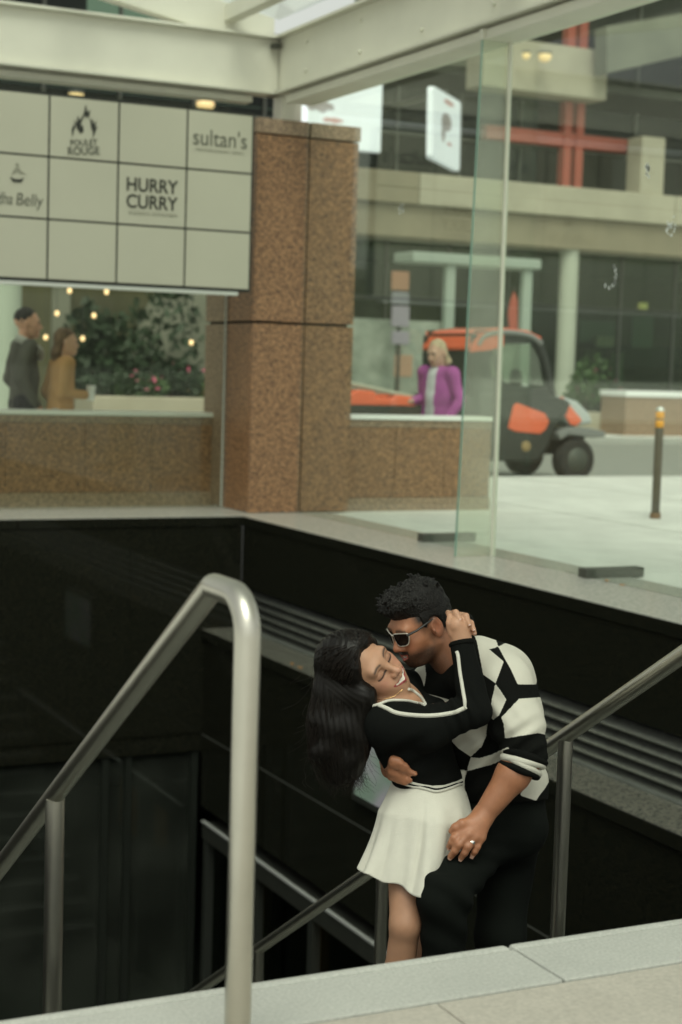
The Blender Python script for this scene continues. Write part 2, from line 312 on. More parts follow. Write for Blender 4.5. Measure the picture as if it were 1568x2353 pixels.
# ------------------------------------------------------------------ granite pillar
pl = thing('granite_pillar', 'tall brown granite pillar holding the canopy at the stairwell corner', 'pillar', (6.3, 14.2, 0))
zj = 1.73; P0, P1, PM, PY, PB, PT = 5.80, 6.82, 6.315, 13.70, 14.86, 3.40
for z0, z1 in ((.004, zj-.012), (zj+.012, PT)):
    box('granite_panel', (P0, PY, z0), (PM-.012, PY+.04, z1), granite, pl, bevel=.004)
    box('granite_panel', (PM+.012, PY+.012, z0), (P1, PY+.05, z1), granite, pl, bevel=.004)
    box('granite_panel', (P0, PY+.045, z0), (P0+.04, 14.28, z1), granite, pl, bevel=.004)
    box('granite_panel', (P0, 14.30, z0), (P0+.04, PB, z1), granite_pale, pl, bevel=.004)
    box('granite_panel', (P1-.04, PY+.055, z0), (P1, PB, z1), granite_pale, pl, bevel=.004)
box('core', (P0+.045, PY+.055, .01), (P1-.045, PB-.005, PT-.01), mat('dark_joint', (.02, .018, .014), .8), pl)
for a, b in ((P0-.0, PM-.012), (PM+.012, P1+.01)): box('cap_stone', (a, PY-.004, PT+.014), (b, PB, 3.545), granite_pale, pl, bevel=.004)
# ------------------------------------------------------------------ low granite walls
def low_wall(x0, x1, y, zt, label, xs):
    w = thing('low_wall', label, 'wall', ((x0+x1)/2, y, -.05))
    for a, b in zip(xs[:-1], xs[1:]): box('granite_panel', (a+.002, y, .12), (b-.002, y+.24, zt-.115), granite, w, bevel=.003)
    box('plinth', (x0, y-.02, -.06), (x1, y+.25, .117), granite_pale, w, bevel=.004)
    box('band', (x0, y-.005, zt-.112), (x1, y+.245, zt-.045), granite_pale, w)
    box('cap', (x0, y-.03, zt-.042), (x1, y+.28, zt), mat('white_cap', (.88, .90, .88), .3), w, bevel=.008)
low_wall(-.5, 5.84, 14.64, .875, 'low brown granite wall with a white cap beneath the sign board', [-.5, 1, 2.4, 3.2, 3.8, 4.55, 5.2, 5.84])
low_wall(6.83, 8.42, 13.82, .905, 'low brown granite wall with a white cap behind the glass fin', [6.83, 7.36, 7.9, 8.42])
# ------------------------------------------------------------------ canopy
cn = thing('glass_canopy', 'cream steel and glass canopy over the stairs', 'canopy', (6.2, 13.9, 0))
BX, BYY, ZB, ZT = 6.10, 13.92, 3.80, 4.29
# X beam (I section) and Y beam
def ibeam(name, a, b, nrm, zb, zt, depth=.30):
    """web between a and b (2-D points); flanges reach 'depth' along nrm inwards"""
    a, b, nrm = np.array(a, float), np.array(b, float), np.array(nrm, float); t = b-a
    def slab(d0, d1, z0, z1): return MB().prism([(*(a+nrm*d0), z0), (*(b+nrm*d0), z0), (*(b+nrm*d1), z0), (*(a+nrm*d1), z0)], (0, 0, z1-z0))
    slab(-.02, .02, zb+.012, zt-.012).build(name, cream, cn)
    slab(-.14, .09, zb-.016, zb+.010).build('flange', cream, cn, bevel=.003)
    slab(-.14, .09, zt-.010, zt+.016).build('flange', cream, cn, bevel=.003)
ibeam('beam', (-3, BYY), (BX-.03, BYY), (0, -1), ZB, ZT)
ibeam('beam', (BX, BYY+.15), (BX, -4), (-1, 0), ZB, ZT)
box('glazing_channel', (BX-.03, -4, ZB-.105), (BX+.24, BYY-.2, ZB-.035), cream, cn, bevel=.004)
box('glazing_channel', (-3, BYY+.03, ZB-.09), (BX-.25, BYY+.20, ZB-.035), cream, cn, bevel=.004)
for y in np.arange(-3.5, 13.5, 1.05):          # bolts on the web
    for z in (ZB+.12, ZT-.12): MB().lathe([(.016, -.045), (.016, -.022), (.010, -.018)], (BX-.0, y, z), axis=0, n=8).build('bolt', cream, cn)
box('post', (6.095, 13.85, 3.548), (6.295, 14.05, ZB-.02), cream, cn, bevel=.006)
box('bracket', (5.98, 13.80, ZT-.10), (6.05, 13.88, ZT-.06), dark_steel, cn)
# gable rafters rising towards -X, purlins along Y
def zs(x, z0): return z0+(6.1-x)*.185
for yy in (13.98, 9.6, 5.2, .8):
    MB().hexa([(-1.0, yy-.02, zs(-1.0, 4.17)), (6.05, yy-.02, zs(6.05, 4.17)), (6.05, yy+.14, zs(6.05, 4.17)), (-1.0, yy+.14, zs(-1.0, 4.17)),
               (-1.0, yy-.02, zs(-1.0, 4.47)), (6.05, yy-.02, zs(6.05, 4.47)), (6.05, yy+.14, zs(6.05, 4.47)), (-1.0, yy+.14, zs(-1.0, 4.47))]).build('rafter', cream, cn, bevel=.004)
for x in (5.62, 4.0, 2.4, .8):
    box('purlin', (x-.06, -2, zs(x, 4.47)-.16), (x+.06, 13.96, zs(x, 4.47)-.02), cream, cn, bevel=.003)
px = [6.12, 5.62, 4.0, 2.4, .8, -1.0]
for a, b in zip(px[1:], px[:-1]):
    for y0, y1 in ((-2, 3), (3.02, 8.5), (8.52, 14.0)):
        MB().hexa([(a+.01, y0, zs(a, 4.48)), (b-.01, y0, zs(b, 4.48)), (b-.01, y1, zs(b, 4.48)), (a+.01, y1, zs(a, 4.48)),
                   (a+.01, y0, zs(a, 4.495)), (b-.01, y0, zs(b, 4.495)), (b-.01, y1, zs(b, 4.495)), (a+.01, y1, zs(a, 4.495))]).build('roof_pane', glass_roof, cn)
# glass fin standing on the coping, wall panes, metal feet
fin = MB().prism([(5.988, 10.250, .004), (6.277, 10.250, .004), (6.262, 10.250, ZB-.11), (6.057, 10.250, ZB-.11)], (0, .019, 0)).build('glass_fin', glass_fin, cn)
MB().prism([(5.984, 10.248, .004), (5.987, 10.248, .004), (6.056, 10.248, ZB-.11), (6.053, 10.248, ZB-.11)], (0, .023, 0)).build('fin_edge', glass_edge, fin)
MB().bar((6.292, 10.238, .004), (6.277, 10.238, ZB-.11), .024, .026, up=(1, 0, 0)).build('fin_channel', cream, fin)
box('clamp', (6.04, 10.235, ZB-.11), (6.28, 10.285, ZB-.034), cream, cn, bevel=.004)
yp = [12.0-.0, 13.70, ]
for y0, y1 in ((10.275, 13.69), (5.6, 10.222)):
    box('wall_pane', (6.282, y0, .004), (6.294, y1, ZB-.10), glass_m, cn)
box('wall_pane', (-.5, 14.302, .004), (5.795, 14.314, 3.7), glass_left, cn)
box('pane_edge', (5.770, 14.296, .004), (5.784, 14.3015, 3.4), mat('pane_seal', (.45, .50, .44), .4), cn)
for c, d in (((6.475, 11.24), .48), ((6.48, 9.02), .47)):
    f = thing('metal_foot', 'low dark metal foot plate on the coping beside the glass wall, nearer the pillar' if c[1] > 10 else 'low dark metal foot plate on the coping beside the glass wall, nearer the handrail', 'foot plate', (c[0], c[1], 0), group='metal feet on the coping')
    MB().box((c[0]-d/2, c[1]-.05, .0), (c[0]+d/2, c[1]+.05, .062)).build('plate', dark_steel, f, bevel=.004)
    box('flange', (c[0]-d/2+.01, c[1]-.056, .0005), (c[0]+d/2-.01, c[1]+.056, .006), dark_steel, f)
# bird-strike marks on the glass
sm = mat('glass_smudge', (.75, .80, .76), .8)
for pxy, r in (((922, 480), .05), ((1400, 635), .085), ((1543, 520), .07), ((1490, 390), .05)):
    c = onx(*pxy, 6.280); mb = MB()
    for i in range(26):
        a = RNG.uniform(0, 6.28) if r < .08 else RNG.uniform(2.2, 5.6); q = r*(RNG.uniform(.05, .9) if r < .08 else RNG.uniform(.75, 1)); s_ = RNG.uniform(.003, .011)
        y, z = c[1]+math.cos(a)*q, c[2]+math.sin(a)*q; mb.add([(6.2805, y-s_, z-s_*.5), (6.2805, y+s_*.3, z-s_), (6.2805, y+s_, z+s_*.6), (6.2805, y-s_*.2, z+s_*1.6)], [(0, 1, 2, 3)])
    mb.build('smudge', sm, cn, kind='stuff')
# ------------------------------------------------------------------ sign board
SY = 13.50
sg = thing('sign_board', 'beige tenant sign board in a black frame beside the granite pillar', 'sign', (4.5, SY, 2.75))
sign_m = mat('sign_panel', (.44, .435, .345), .5, noise=(1.2, .03)); black_m = mat('sign_black', (.012, .014, .010), .5)
cols = [2.63-.61, 2.63, 3.235, 3.842, 4.444, 5.060, 5.672]; rows = [3.522, 3.014, 2.502, 2.0]
box('frame', (cols[0]-.012, SY+.006, rows[-1]-.018), (cols[-1]+.012, SY+.12, rows[0]+.018), black_m, sg)
box('soffit', (cols[0], SY+.01, rows[-1]-.05), (cols[-1]-.1, SY+.11, rows[-1]-.019), alu, sg)
for i in range(6):
    for j in range(3): box('sign_panel', (cols[i]+.009, SY-.004, rows[j+1]+.009), (cols[i+1]-.009, SY+.02, rows[j]-.009), sign_m, sg)
def text_mesh(txt, h, cx_, zb, y, w=None, shear=0, bold=0, rot=0, parent=None, m=None, name='lettering', label=None):
    cu = bpy.data.curves.new(name, 'FONT'); cu.body = txt; cu.align_x = 'CENTER'; cu.size = 1; cu.offset = bold; cu.shear = shear; cu.extrude = .02; cu.resolution_u = 6
    t = bpy.data.objects.new(name, cu); COL.objects.link(t); bpy.context.view_layer.update()
    me = bpy.data.meshes.new_from_object(t.evaluated_get(bpy.context.evaluated_depsgraph_get())); bpy.data.objects.remove(t); bpy.data.curves.remove(cu)
    v = np.zeros(len(me.vertices)*3); me.vertices.foreach_get('co', v); v = v.reshape(-1, 3)
    hh = v[:, 1].max()-min(0, v[:, 1].min()); cap = .72; s_ = h/cap; x = v[:, 0]-(v[:, 0].max()+v[:, 0].min())/2; sx = s_ if w is None else w/(x.max()-x.min())
    z = v[:, 1]*s_; xx = x*sx; c, sn = math.cos(rot), math.sin(rot)
    out = np.stack([cx_+xx*c-z*sn, y-.003+v[:, 2]*.05, zb+xx*sn+z*c], 1)-rootloc(parent)
    me.vertices.foreach_set('co', out.ravel()); me.update()
    return obj(name, me, m or black_m, parent, label=label)
ink = mat('sign_ink', (.020, .022, .016), .6); ink2 = mat('sign_ink_grey', (.07, .075, .055), .6); ink3 = mat('sign_ink_faint', (.24, .24, .185), .6)
YT = SY-.005
def sp(px, py): p = ony(px, py, YT); return p[0], p[2]
x0, z0 = sp(351, 442); text_mesh('HURRY', .115, 4.752, 2.790, YT, .462, bold=.016, parent=sg, m=ink)
text_mesh('CURRY', .115, 4.752, 2.648, YT, .462, bold=.016, parent=sg, m=ink)
text_mesh('INDIAN', .028, 4.637, 2.592, YT, .185, parent=sg, m=ink3); text_mesh('KITCHEN', .028, 4.868, 2.592, YT, .225, parent=sg, m=ink3)
text_mesh("sultan's", .145, 5.363, 3.225, YT, .50, bold=-.004, parent=sg, m=ink2)
text_mesh('MEDITERRANEAN', .022, 5.290, 3.175, YT, .31, parent=sg, m=ink3); text_mesh('GRILL', .022, 5.535, 3.175, YT, .12, parent=sg, m=ink3)
text_mesh('POULET', .052, 4.142, 3.13, YT, .235, bold=.008, rot=.10, parent=sg, m=ink2)
text_mesh('ROUGE', .066, 4.142, 3.055, YT, .275, bold=.012, rot=.10, parent=sg, m=ink2)
text_mesh('Buddha', .105, 3.405, 2.60, YT, .27, shear=.1, bold=-.006, parent=sg, m=ink2); text_mesh('Belly', .105, 3.685, 2.60, YT, .225, shear=.1, bold=-.006, parent=sg, m=ink2)
def plate(pts, m, name):     # flat print outlined in sign metres
    MB().prism([(x, YT-.0045, z) for x, z in pts], (0, .004, 0)).build(name, m, sg)
cx_, cz = 4.145, 3.29     # flame emblem
def fl(pts): plate([(cx_+a*.125, cz+b*.125) for a, b in pts], ink, 'emblem')
fl([(-.25, -.55), (-.55, -.2), (-.75, .35), (-.55, .15), (-.5, .65), (-.35, .35), (-.1, .8), (.05, 1.45), (.15, .95), (.35, 1.1), (.28, .72), (.1, .55), (-.05, .75), (-.2, .35), (-.3, .1), (-.32, -.2)])
fl([(.28, .72), (.42, .35), (.5, .55), (.62, .2), (.8, .45), (.72, 0), (.88, .1), (.7, -.4), (.55, -.75), (.58, -.35), (.45, -.1), (.4, .2)])
fl([(-.28, .12), (-.12, -.05), (-.08, -.35), (-.2, -.48), (-.3, -.3)])
fl([(-.75, .1), (-.9, -.3), (-.85, -.8), (-.78, -.45), (-.66, -.1)])
bx_, bz = 3.575, 2.845    # bowl emblem
plate([(bx_-.06, bz-.02), (bx_-.035, bz-.06), (bx_+.035, bz-.06), (bx_+.06, bz-.02), (bx_+.02, bz-.035), (bx_-.02, bz-.035)], ink, 'emblem')
plate([(bx_-.045, bz+.0), (bx_-.03, bz+.035), (bx_-.01, bz+.06), (bx_+.015, bz+.062), (bx_+.03, bz+.035), (bx_+.075, bz+.01), (bx_+.03, bz+.012), (bx_, bz+.03)], ink3, 'emblem')
plate([(bx_-.018, bz+.075), (bx_, bz+.10), (bx_+.018, bz+.075), (bx_, bz+.066)], ink3, 'emblem')
# ------------------------------------------------------------------ handrails
TR = .0245
def slope_z(y, z0=.872, y0=3.26, s_=.645): return z0-(y-y0)*s_
def arc(a, b, c, r, n=8):    # fillet at b
    a, b, c = (np.array(q, float) for q in (a, b, c)); u = (a-b)/np.linalg.norm(a-b); w = (c-b)/np.linalg.norm(c-b)
    ang = math.acos(max(-1, min(1, u@w))); d = r/math.tan(ang/2); p, q = b+u*d, b+w*d; out = []
    cen = b+(u+w)/np.linalg.norm(u+w)*(r/math.sin(ang/2)); e1 = (p-cen)/r; e2 = (q-cen)/r; th = math.acos(max(-1, min(1, e1@e2)))
    for i in range(n+1):
        t = i/n; out.append(cen+r*(math.sin((1-t)*th)*e1+math.sin(t*th)*e2)/math.sin(th))
    return out
hl = thing('handrail', 'brushed steel handrail with a bent end post in front of the couple', 'handrail', (1.30, 3.08, 0))
XL = 1.212; ZR = .906; YP = 2.85
path = [(XL, YP, -.08)]+arc((XL, YP, 0), (XL, YP, ZR), (XL, 3.4, ZR), .075)+arc((XL, 2.9, ZR), (XL, 3.03, ZR), (XL, 8, slope_z(8, ZR, 3.03)), .03, 5)+[(XL, 10.9, slope_z(10.9, ZR, 3.03))]
MB().tube(path, TR*1.06, 20).build('rail', steel, hl, smooth=True)
MB().lathe([(.055, -.004), (.055, .004), (.03, .008)], (XL, YP, 0), n=20).build('base_plate', steel, hl)
for y in (4.11, 5.9, 7.7, 9.5): MB().tube([(XL, y, -(y-3.0)*.62-.15), (XL, y, slope_z(y, ZR, 3.03)-.012)], TR*1.04, 18).build('post', steel, hl, smooth=True)
XRR = 3.0
def rz(y): return .177-(y-4.383)*.633
hr = thing('handrail', 'brushed steel handrail running down behind the man in the checked sweater', 'handrail', (XRR, 4.4, -.8))
path = [(XRR, 3.0, -.08)]+arc((XRR, 3.0, 0), (XRR, 3.0, rz(3.22)), (XRR, 3.3, rz(3.22)), .085)+[(XRR, 3.2, rz(3.22)), (XRR, 3.3, rz(3.3)), (XRR, 10.9, rz(10.9))]
MB().tube(path, TR*1.06, 20).build('rail', steel, hr, smooth=True)
for y in (4.385, 5.62, 6.82, 8.6): MB().tube([(XRR, y, -(y-3.0)*.62-.15), (XRR, y, rz(y)-.012)], TR, 18).build('post', steel, hr, smooth=True)
# ------------------------------------------------------------------ bollard
bl = thing('bollard', 'slim dark bollard with an orange reflective band on the plaza', 'bollard', (9.62, 12.72, -.01))
def cyl(name, z0, z1, r, m, par, x=9.62, y=12.72): return MB().lathe([(r-.004, z0), (r, z0+.006), (r, z1-.006), (r-.004, z1)], (x, y, 0), n=20).build(name, m, par, smooth=True)
bdm = mat('bollard_paint', (.075, .065, .045), .5, noise=(9, .25)); orm = mat('reflective_orange', (.75, .33, .02), .4)
cyl('post', -.01, .865, .040, bdm, bl); cyl('reflector', .867, .935, .042, orm, bl); cyl('spacer', .936, .95, .039, bdm, bl); cyl('reflector', .951, 1.02, .042, orm, bl)
MB().lathe([(.042, 1.021), (.04, 1.045), (.024, 1.062), (.004, 1.066)], (9.62, 12.72, 0), n=18).build('cap', alu, bl, smooth=True)
cyl('foot', -.012, .05, .052, mat('rusty_foot', (.18, .11, .06), .8), bl)
# ------------------------------------------------------------------ utility vehicle
uo = mat('orange_paint', (.72, .125, .045), .35, coat=.3, noise=(3, .06)); ub = mat('black_plastic', (.020, .023, .018), .45, noise=(6, .2)); ug = mat('grey_plastic', (.20, .21, .20), .4); rub = mat('tyre_rubber', (.022, .022, .02), .85, bump=(60, .4))
UY, UW, G0 = 19.3, 1.45, -.17
ut = thing('utility_vehicle', 'orange and black utility vehicle with a closed cab on the street', 'vehicle', (12, UY+UW/2, G0))
def side_prism(pts, y0, y1): return MB().prism([(x, y0, z) for x, z in pts], (0, y1-y0, 0))
body = [(10.75, .42), (11.45, .30), (11.72, .12), (12.55, .12), (12.72, .36), (12.80, .60), (13.0, .80), (13.05, .95), (12.95, 1.0), (12.55, 1.08), (11.5, 1.02), (10.75, .98)]
side_prism(body, UY, UY+UW).build('body', ub, ut, bevel=.03)
cabp = [(11.46, 1.0), (12.56, 1.06), (12.78, 1.02), (12.62, 1.55), (12.48, 1.78), (12.30, 1.87), (11.75, 1.90), (11.5, 1.86), (11.44, 1.6)]
# cab as pillars round a window opening, so one sees through
for yy in (UY+.03, UY+UW-.09):
    near = yy < UY+.5
    MB().bar((11.50, yy+.03, 1.0), (11.50, yy+.03, 1.84), .12, .14, up=(0, 1, 0)).build('pillar', ub, ut, bevel=.02)
    MB().tube(smoothpath([(12.78, yy+.03, .98), (12.70, yy+.03, 1.3), (12.58, yy+.03, 1.62), (12.44, yy+.03, 1.80), (12.2, yy+.03, 1.86), (11.5, yy+.03, 1.86)], 5), .055, 10).build('pillar', ub, ut, smooth=True)
    side_prism([(11.55, .98), (12.72, .98), (12.68, 1.18), (12.5, 1.13), (11.9, 1.22), (11.75, 1.30), (11.70, 1.6), (11.74, 1.72), (12.35, 1.75), (12.44, 1.80), (12.2, 1.86), (11.55, 1.86)], yy, yy+.05).build('door', ub, ut)
    side_prism([(11.72, 1.24), (12.60, 1.17), (12.52, 1.55), (12.38, 1.74), (11.74, 1.72)], yy+.02, yy+.03).build('window', glass_mat('cab_glass', (.62, .70, .62), dirt_haze=.12), ut)
    side_prism([(12.02, .58), (12.10, .90), (12.16, .93), (12.62, .79), (12.70, .68), (12.64, .56), (12.55, .50), (12.15, .53)], UY-.012 if near else UY+UW, UY+.02 if near else UY+UW+.012).build('side_panel', uo, ut, bevel=.02)
side_prism([(11.42, 1.66), (11.46, 1.80), (11.56, 1.90), (11.9, 1.955), (12.3, 1.93), (12.55, 1.84), (12.50, 1.80), (12.2, 1.88), (11.5, 1.88), (11.50, 1.70), (11.44, 1.62)], UY+.02, UY+UW-.02).build('roof', uo, ut, bevel=.03)
MB().tube(smoothpath([(11.50, UY, 1.70), (11.60, UY, 1.83), (11.9, UY-.01, 1.895), (12.3, UY-.01, 1.865), (12.52, UY, 1.76)], 5), .035, 10).build('roof_trim', ug, ut, smooth=True)
side_prism([(12.78, .98), (12.95, 1.04), (13.22, .96), (13.42, .80), (13.48, .66), (13.10, .60), (12.92, .80)], UY+.06, UY+UW-.06).build('hood', mat('pale_hood', (.42, .46, .45), .3), ut, bevel=.04)
side_prism([(12.80, .99), (12.93, 1.03), (13.28, .70), (13.18, .62), (13.08, .64)], UY+.035, UY+.075).build('hood_panel', uo, ut, bevel=.01)
side_prism([(12.82, .52), (12.98, .60), (13.35, .60), (13.62, .55), (13.62, .47), (13.4, .46), (13.0, .50), (12.86, .42)], UY-.06, UY+.40).build('fender', ug, ut, bevel=.02)
side_prism([(12.85, .2), (13.5, .2), (13.55, .46), (12.9, .46)], UY+.35, UY+UW-.35).build('chassis', ub, ut)
MB().lathe([(.02, -.02), (.05, 0), (.05, .02)], (13.36, UY+.16, .80), axis=1, n=12).build('headlight', white_m, ut)
def wheel(x, y):
    w = MB().lathe([(.19, 0), (.27, .0), (.305, .04), (.312, .12), (.305, .20), (.27, .24), (.19, .24)], (x, y, G0+.312), axis=1, n=28).build('wheel', rub, ut, smooth=True)
    MB().lathe([(.05, -.03), (.17, -.004), (.19, .02), (.19, .22), (.16, .235)], (x, y, G0+.312), axis=1, n=20).build('rim', mat('wheel_rim', (.09, .10, .085), .5, .5), w, smooth=True)
for x in (13.17, 10.55):
    wheel(x, UY-.05); wheel(x, UY+UW-.2)
MB().lathe([(.02, -.03), (.07, -.02), (.075, 0)], (12.33, UY, .33), axis=1, n=14).build('badge', mat('badge_tan', (.30, .21, .09), .6), ut)
bed = side_prism([(9.2, .50), (10.9, .50), (10.9, .60), (9.2, .60)], UY+.05, UY+UW-.05).build('bed', ub, ut)
for yy in (UY+.05, UY+UW-.09): side_prism([(9.2, .602), (10.9, .602), (10.9, .86), (9.2, .86)], yy, yy+.04).build('bed_side', ub, ut)
side_prism([(9.62, .62), (9.62, .98), (9.75, 1.06), (10.02, 1.04), (10.03, .95), (10.3, .95), (10.32, 1.0), (10.62, .98), (10.64, .90), (10.64, .62)], UY+.12, UY+.9).build('cargo', uo, ut, bevel=.03)
MB().tube([(8.9, UY+.3, 1.27), (10.75, UY+.2, .95)], .035, 10).build('pole', mat('grey_pole', (.35, .36, .28), .6), ut, smooth=True)
side_prism([(11.50, 1.0), (11.62, 1.0), (11.60, 1.86), (11.48, 1.86)], UY+.09, UY+UW-.10).build('cab_back', ub, ut)
for yy in (UY+.2, UY+.85): side_prism([(11.75, .9), (12.2, .9), (12.2, 1.06), (11.9, 1.08), (11.85, 1.5), (11.74, 1.52)], yy, yy+.42).build('seat', ub, ut, bevel=.03)
MB().tube([(12.5, UY+.4, 1.02), (12.38, UY+.4, 1.22)], .02, 8).build('steering_column', ub, ut); MB().lathe([(.15, 0), (.17, .012), (.15, .025)], (12.36, UY+.4, 1.24), axis=0, n=20).build('steering_wheel', ub, ut)
side_prism([(11.38, 1.60), (11.44, 1.78), (11.54, 1.875), (11.9, 1.878), (11.9, 1.70), (11.7, 1.64)], UY-.012, UY+.03).build('roof_side', uo, ut, bevel=.01)
# ------------------------------------------------------------------ building across the street
FY = 36.0
bd = thing('office_building', 'concrete and glass building across the street with red steel framing', 'building', (24, FY, 0))
X0, X1 = 3.0, 52.0
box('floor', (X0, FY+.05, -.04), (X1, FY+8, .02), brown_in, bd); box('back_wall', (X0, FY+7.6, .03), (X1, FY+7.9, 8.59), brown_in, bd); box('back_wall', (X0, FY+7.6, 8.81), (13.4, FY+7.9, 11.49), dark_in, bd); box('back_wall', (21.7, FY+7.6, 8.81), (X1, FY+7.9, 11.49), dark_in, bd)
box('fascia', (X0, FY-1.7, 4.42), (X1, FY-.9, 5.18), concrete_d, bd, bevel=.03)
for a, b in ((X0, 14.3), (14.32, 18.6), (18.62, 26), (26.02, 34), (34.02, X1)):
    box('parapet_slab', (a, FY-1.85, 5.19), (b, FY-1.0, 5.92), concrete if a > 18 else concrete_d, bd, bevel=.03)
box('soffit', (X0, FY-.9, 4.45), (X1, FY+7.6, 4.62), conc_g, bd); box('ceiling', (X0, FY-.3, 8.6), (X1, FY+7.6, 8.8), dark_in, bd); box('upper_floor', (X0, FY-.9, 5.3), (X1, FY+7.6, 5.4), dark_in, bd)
def bx(px_, py_, y): p = ony(px_, py_, y); return p[0], p[2]
xa, za = bx(1160, 180, FY-1.5); xb_, zb_ = bx(1392, 290, FY-1.5)
box('upper_band', (20.4, FY-1.5, 8.15), (xb_, FY-.7, 9.35), concrete, bd, bevel=.03)
xw = np.arange(X0, X1, 1.75)
for a in xw:
    box('pane', (a+.04, FY-.02, .05), (a+1.71, FY, 4.4), glass_shop, bd)
    box('mullion', (a-.035, FY-.05, .02), (a+.035, FY+.05, 4.44), dark_steel, bd)
    box('pane', (a+.04, FY-.32, 5.95), (a+1.71, FY-.30, 8.1), glass_dark, bd); box('mullion', (a-.03, FY-.38, 5.93), (a+.03, FY-.26, 8.14), dark_steel, bd)
    if a < 11.8 or a > 21.5: box('pane', (a+.04, FY-.32, 8.85), (a+1.71, FY-.30, 11.4), glass_dark, bd); box('mullion', (a-.03, FY-.38, 8.82), (a+.03, FY-.26, 11.45), dark_steel, bd)
box('transom', (X0, FY-.055, 3.02), (X1, FY+.055, 3.12), dark_steel, bd); box('transom', (X0, FY-.39, 7.0), (X1, FY-.25, 7.08), dark_steel, bd)
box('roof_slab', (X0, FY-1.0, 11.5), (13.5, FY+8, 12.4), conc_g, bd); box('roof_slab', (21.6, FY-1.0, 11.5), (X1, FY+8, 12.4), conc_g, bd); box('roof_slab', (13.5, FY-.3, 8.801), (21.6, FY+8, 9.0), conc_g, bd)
for pxx in (1302, 1905, 480): 
    p = ony(pxx, 760, 34.6); MB().lathe([(.24, -.04), (.24, 4.43)], (p[0], 34.6, 0), n=20).build('column', mat('pale_column', (.44, .47, .38), .7, noise=(1, .08)), bd, smooth=True)
rx, rz_ = bx(1308, 400, FY-.8)
for dx in (-.16, .20): box('red_column', (rx+dx-.11, FY-.95, 5.93), (rx+dx+.11, FY-.65, 8.14), red_m, bd, bevel=.02); box('red_column', (rx+dx-.11, FY-.95, 9.36), (rx+dx+.11, FY-.65, 11.5), red_m, bd, bevel=.02)
xr0 = bx(1160, 380, FY-.8)[0]; xr1 = bx(1470, 395, FY-.8)[0]
box('red_beam', (xr0-.6, FY-.90, 7.02), (xr1, FY-.64, 7.36), red_m, bd, bevel=.02)
xp0 = bx(1455, 400, FY-1.4)[0]; xp1 = bx(1508, 400, FY-1.4)[0]
box('pier', (xp0, FY-1.75, 5.925), (xp1, FY-1.1, 7.35), concrete, bd, bevel=.03)
# deep soffit over the right of the upper floor
q = [bx(1395, 60, FY-2.2), bx(1568, 30, FY-2.2), bx(1620, 20, FY-2.2), bx(1620, 118, FY-2.2), bx(1568, 128, FY-2.2), bx(1395, 168, FY-2.2)]
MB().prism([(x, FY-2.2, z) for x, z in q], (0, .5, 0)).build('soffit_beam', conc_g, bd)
lampm = mat('warm_lamp', (1, .8, .45), .5, emit=((1.0, .66, .26), .40))
def lamp(px_, py_, y, rx_, rz__, label):
    p = ony(px_, py_, y); t = thing('ceiling_lamp', label, 'lamp', tuple(p), group=None)
    MB().lathe([(rx_*.35, .05), (rx_, 0.03), (rx_, -.02)], (p[0], p[1], p[2]+rz__), n=18).build('housing', dark_steel, t)
    MB().lathe([(rx_*.95, rz__*.9), (rx_*.98, 0), (rx_*.7, -rz__*.7), (rx_*.2, -rz__)], p, n=18).build('diffuser', lampm, t, smooth=True)
lamp(1487, 68, FY-1.2, .24, .13, 'warm round ceiling lamp above the deep concrete beam')
lamp(1253, 132, FY-1.9, .16, .1, 'warm lamp glowing on the upper concrete band')
lamp(1478, 707, FY+2.5, .14, .16, 'yellow lamp hanging inside the storefront')
lamp(1210, 128, FY-1.9, .10, .08, 'small warm lamp beside a brighter one on the upper band')
lamp(472, 243, 27, .16, .09, 'warm round lamp visible between sign board and canopy beam')
lamp(175, 222, 27, .13, .07, 'small warm lamp between sign board and canopy beam')
# shop interior objects behind the glass
def prop(name, px0, py0, px1, py1, y, dep, m, label, cat):
    a = ony(px0, py0, y); b_ = ony(px1, py1, y); box(name, (min(a[0], b_[0]), y, min(a[2], b_[2])), (max(a[0], b_[0]), y+dep, max(a[2], b_[2])), m, None, bevel=.02, label=label, cat=cat)
lil = mat('lilac_panel', (.34, .31, .36), .6); 
prop('menu_screen', 1335, 735, 1412, 790, FY+1.5, .1, mat('screen_grey', (.13, .13, .14), .4), 'grey menu screen inside the storefront right of the round column', 'screen')
prop('service_counter', 1372, 790, 1640, 850, FY+2.2, .8, ub, 'long dark counter inside the storefront', 'counter')
prop('menu_screen', 1455, 725, 1500, 800, FY+1.2, .1, mat('screen_grey', (.13, .13, .14), .4), 'narrow grey screen beside the yellow hanging lamp', 'screen')
prop('pink_box', 1372, 772, 1412, 797, FY+1.3, .1, mat('pinkish', (.42, .30, .30), .6), 'small pink panel on the storefront counter', 'panel')
prop('door_leaf', 1340, 800, 1372, 940, FY+1.2, .08, mat('dark_brown', (.05, .035, .022), .6), 'dark brown door inside the storefront', 'door')
prop('shop_pillar', 1410, 810, 1430, 920, FY+2.0, .2, conc_g, 'pale post inside the storefront', 'post')
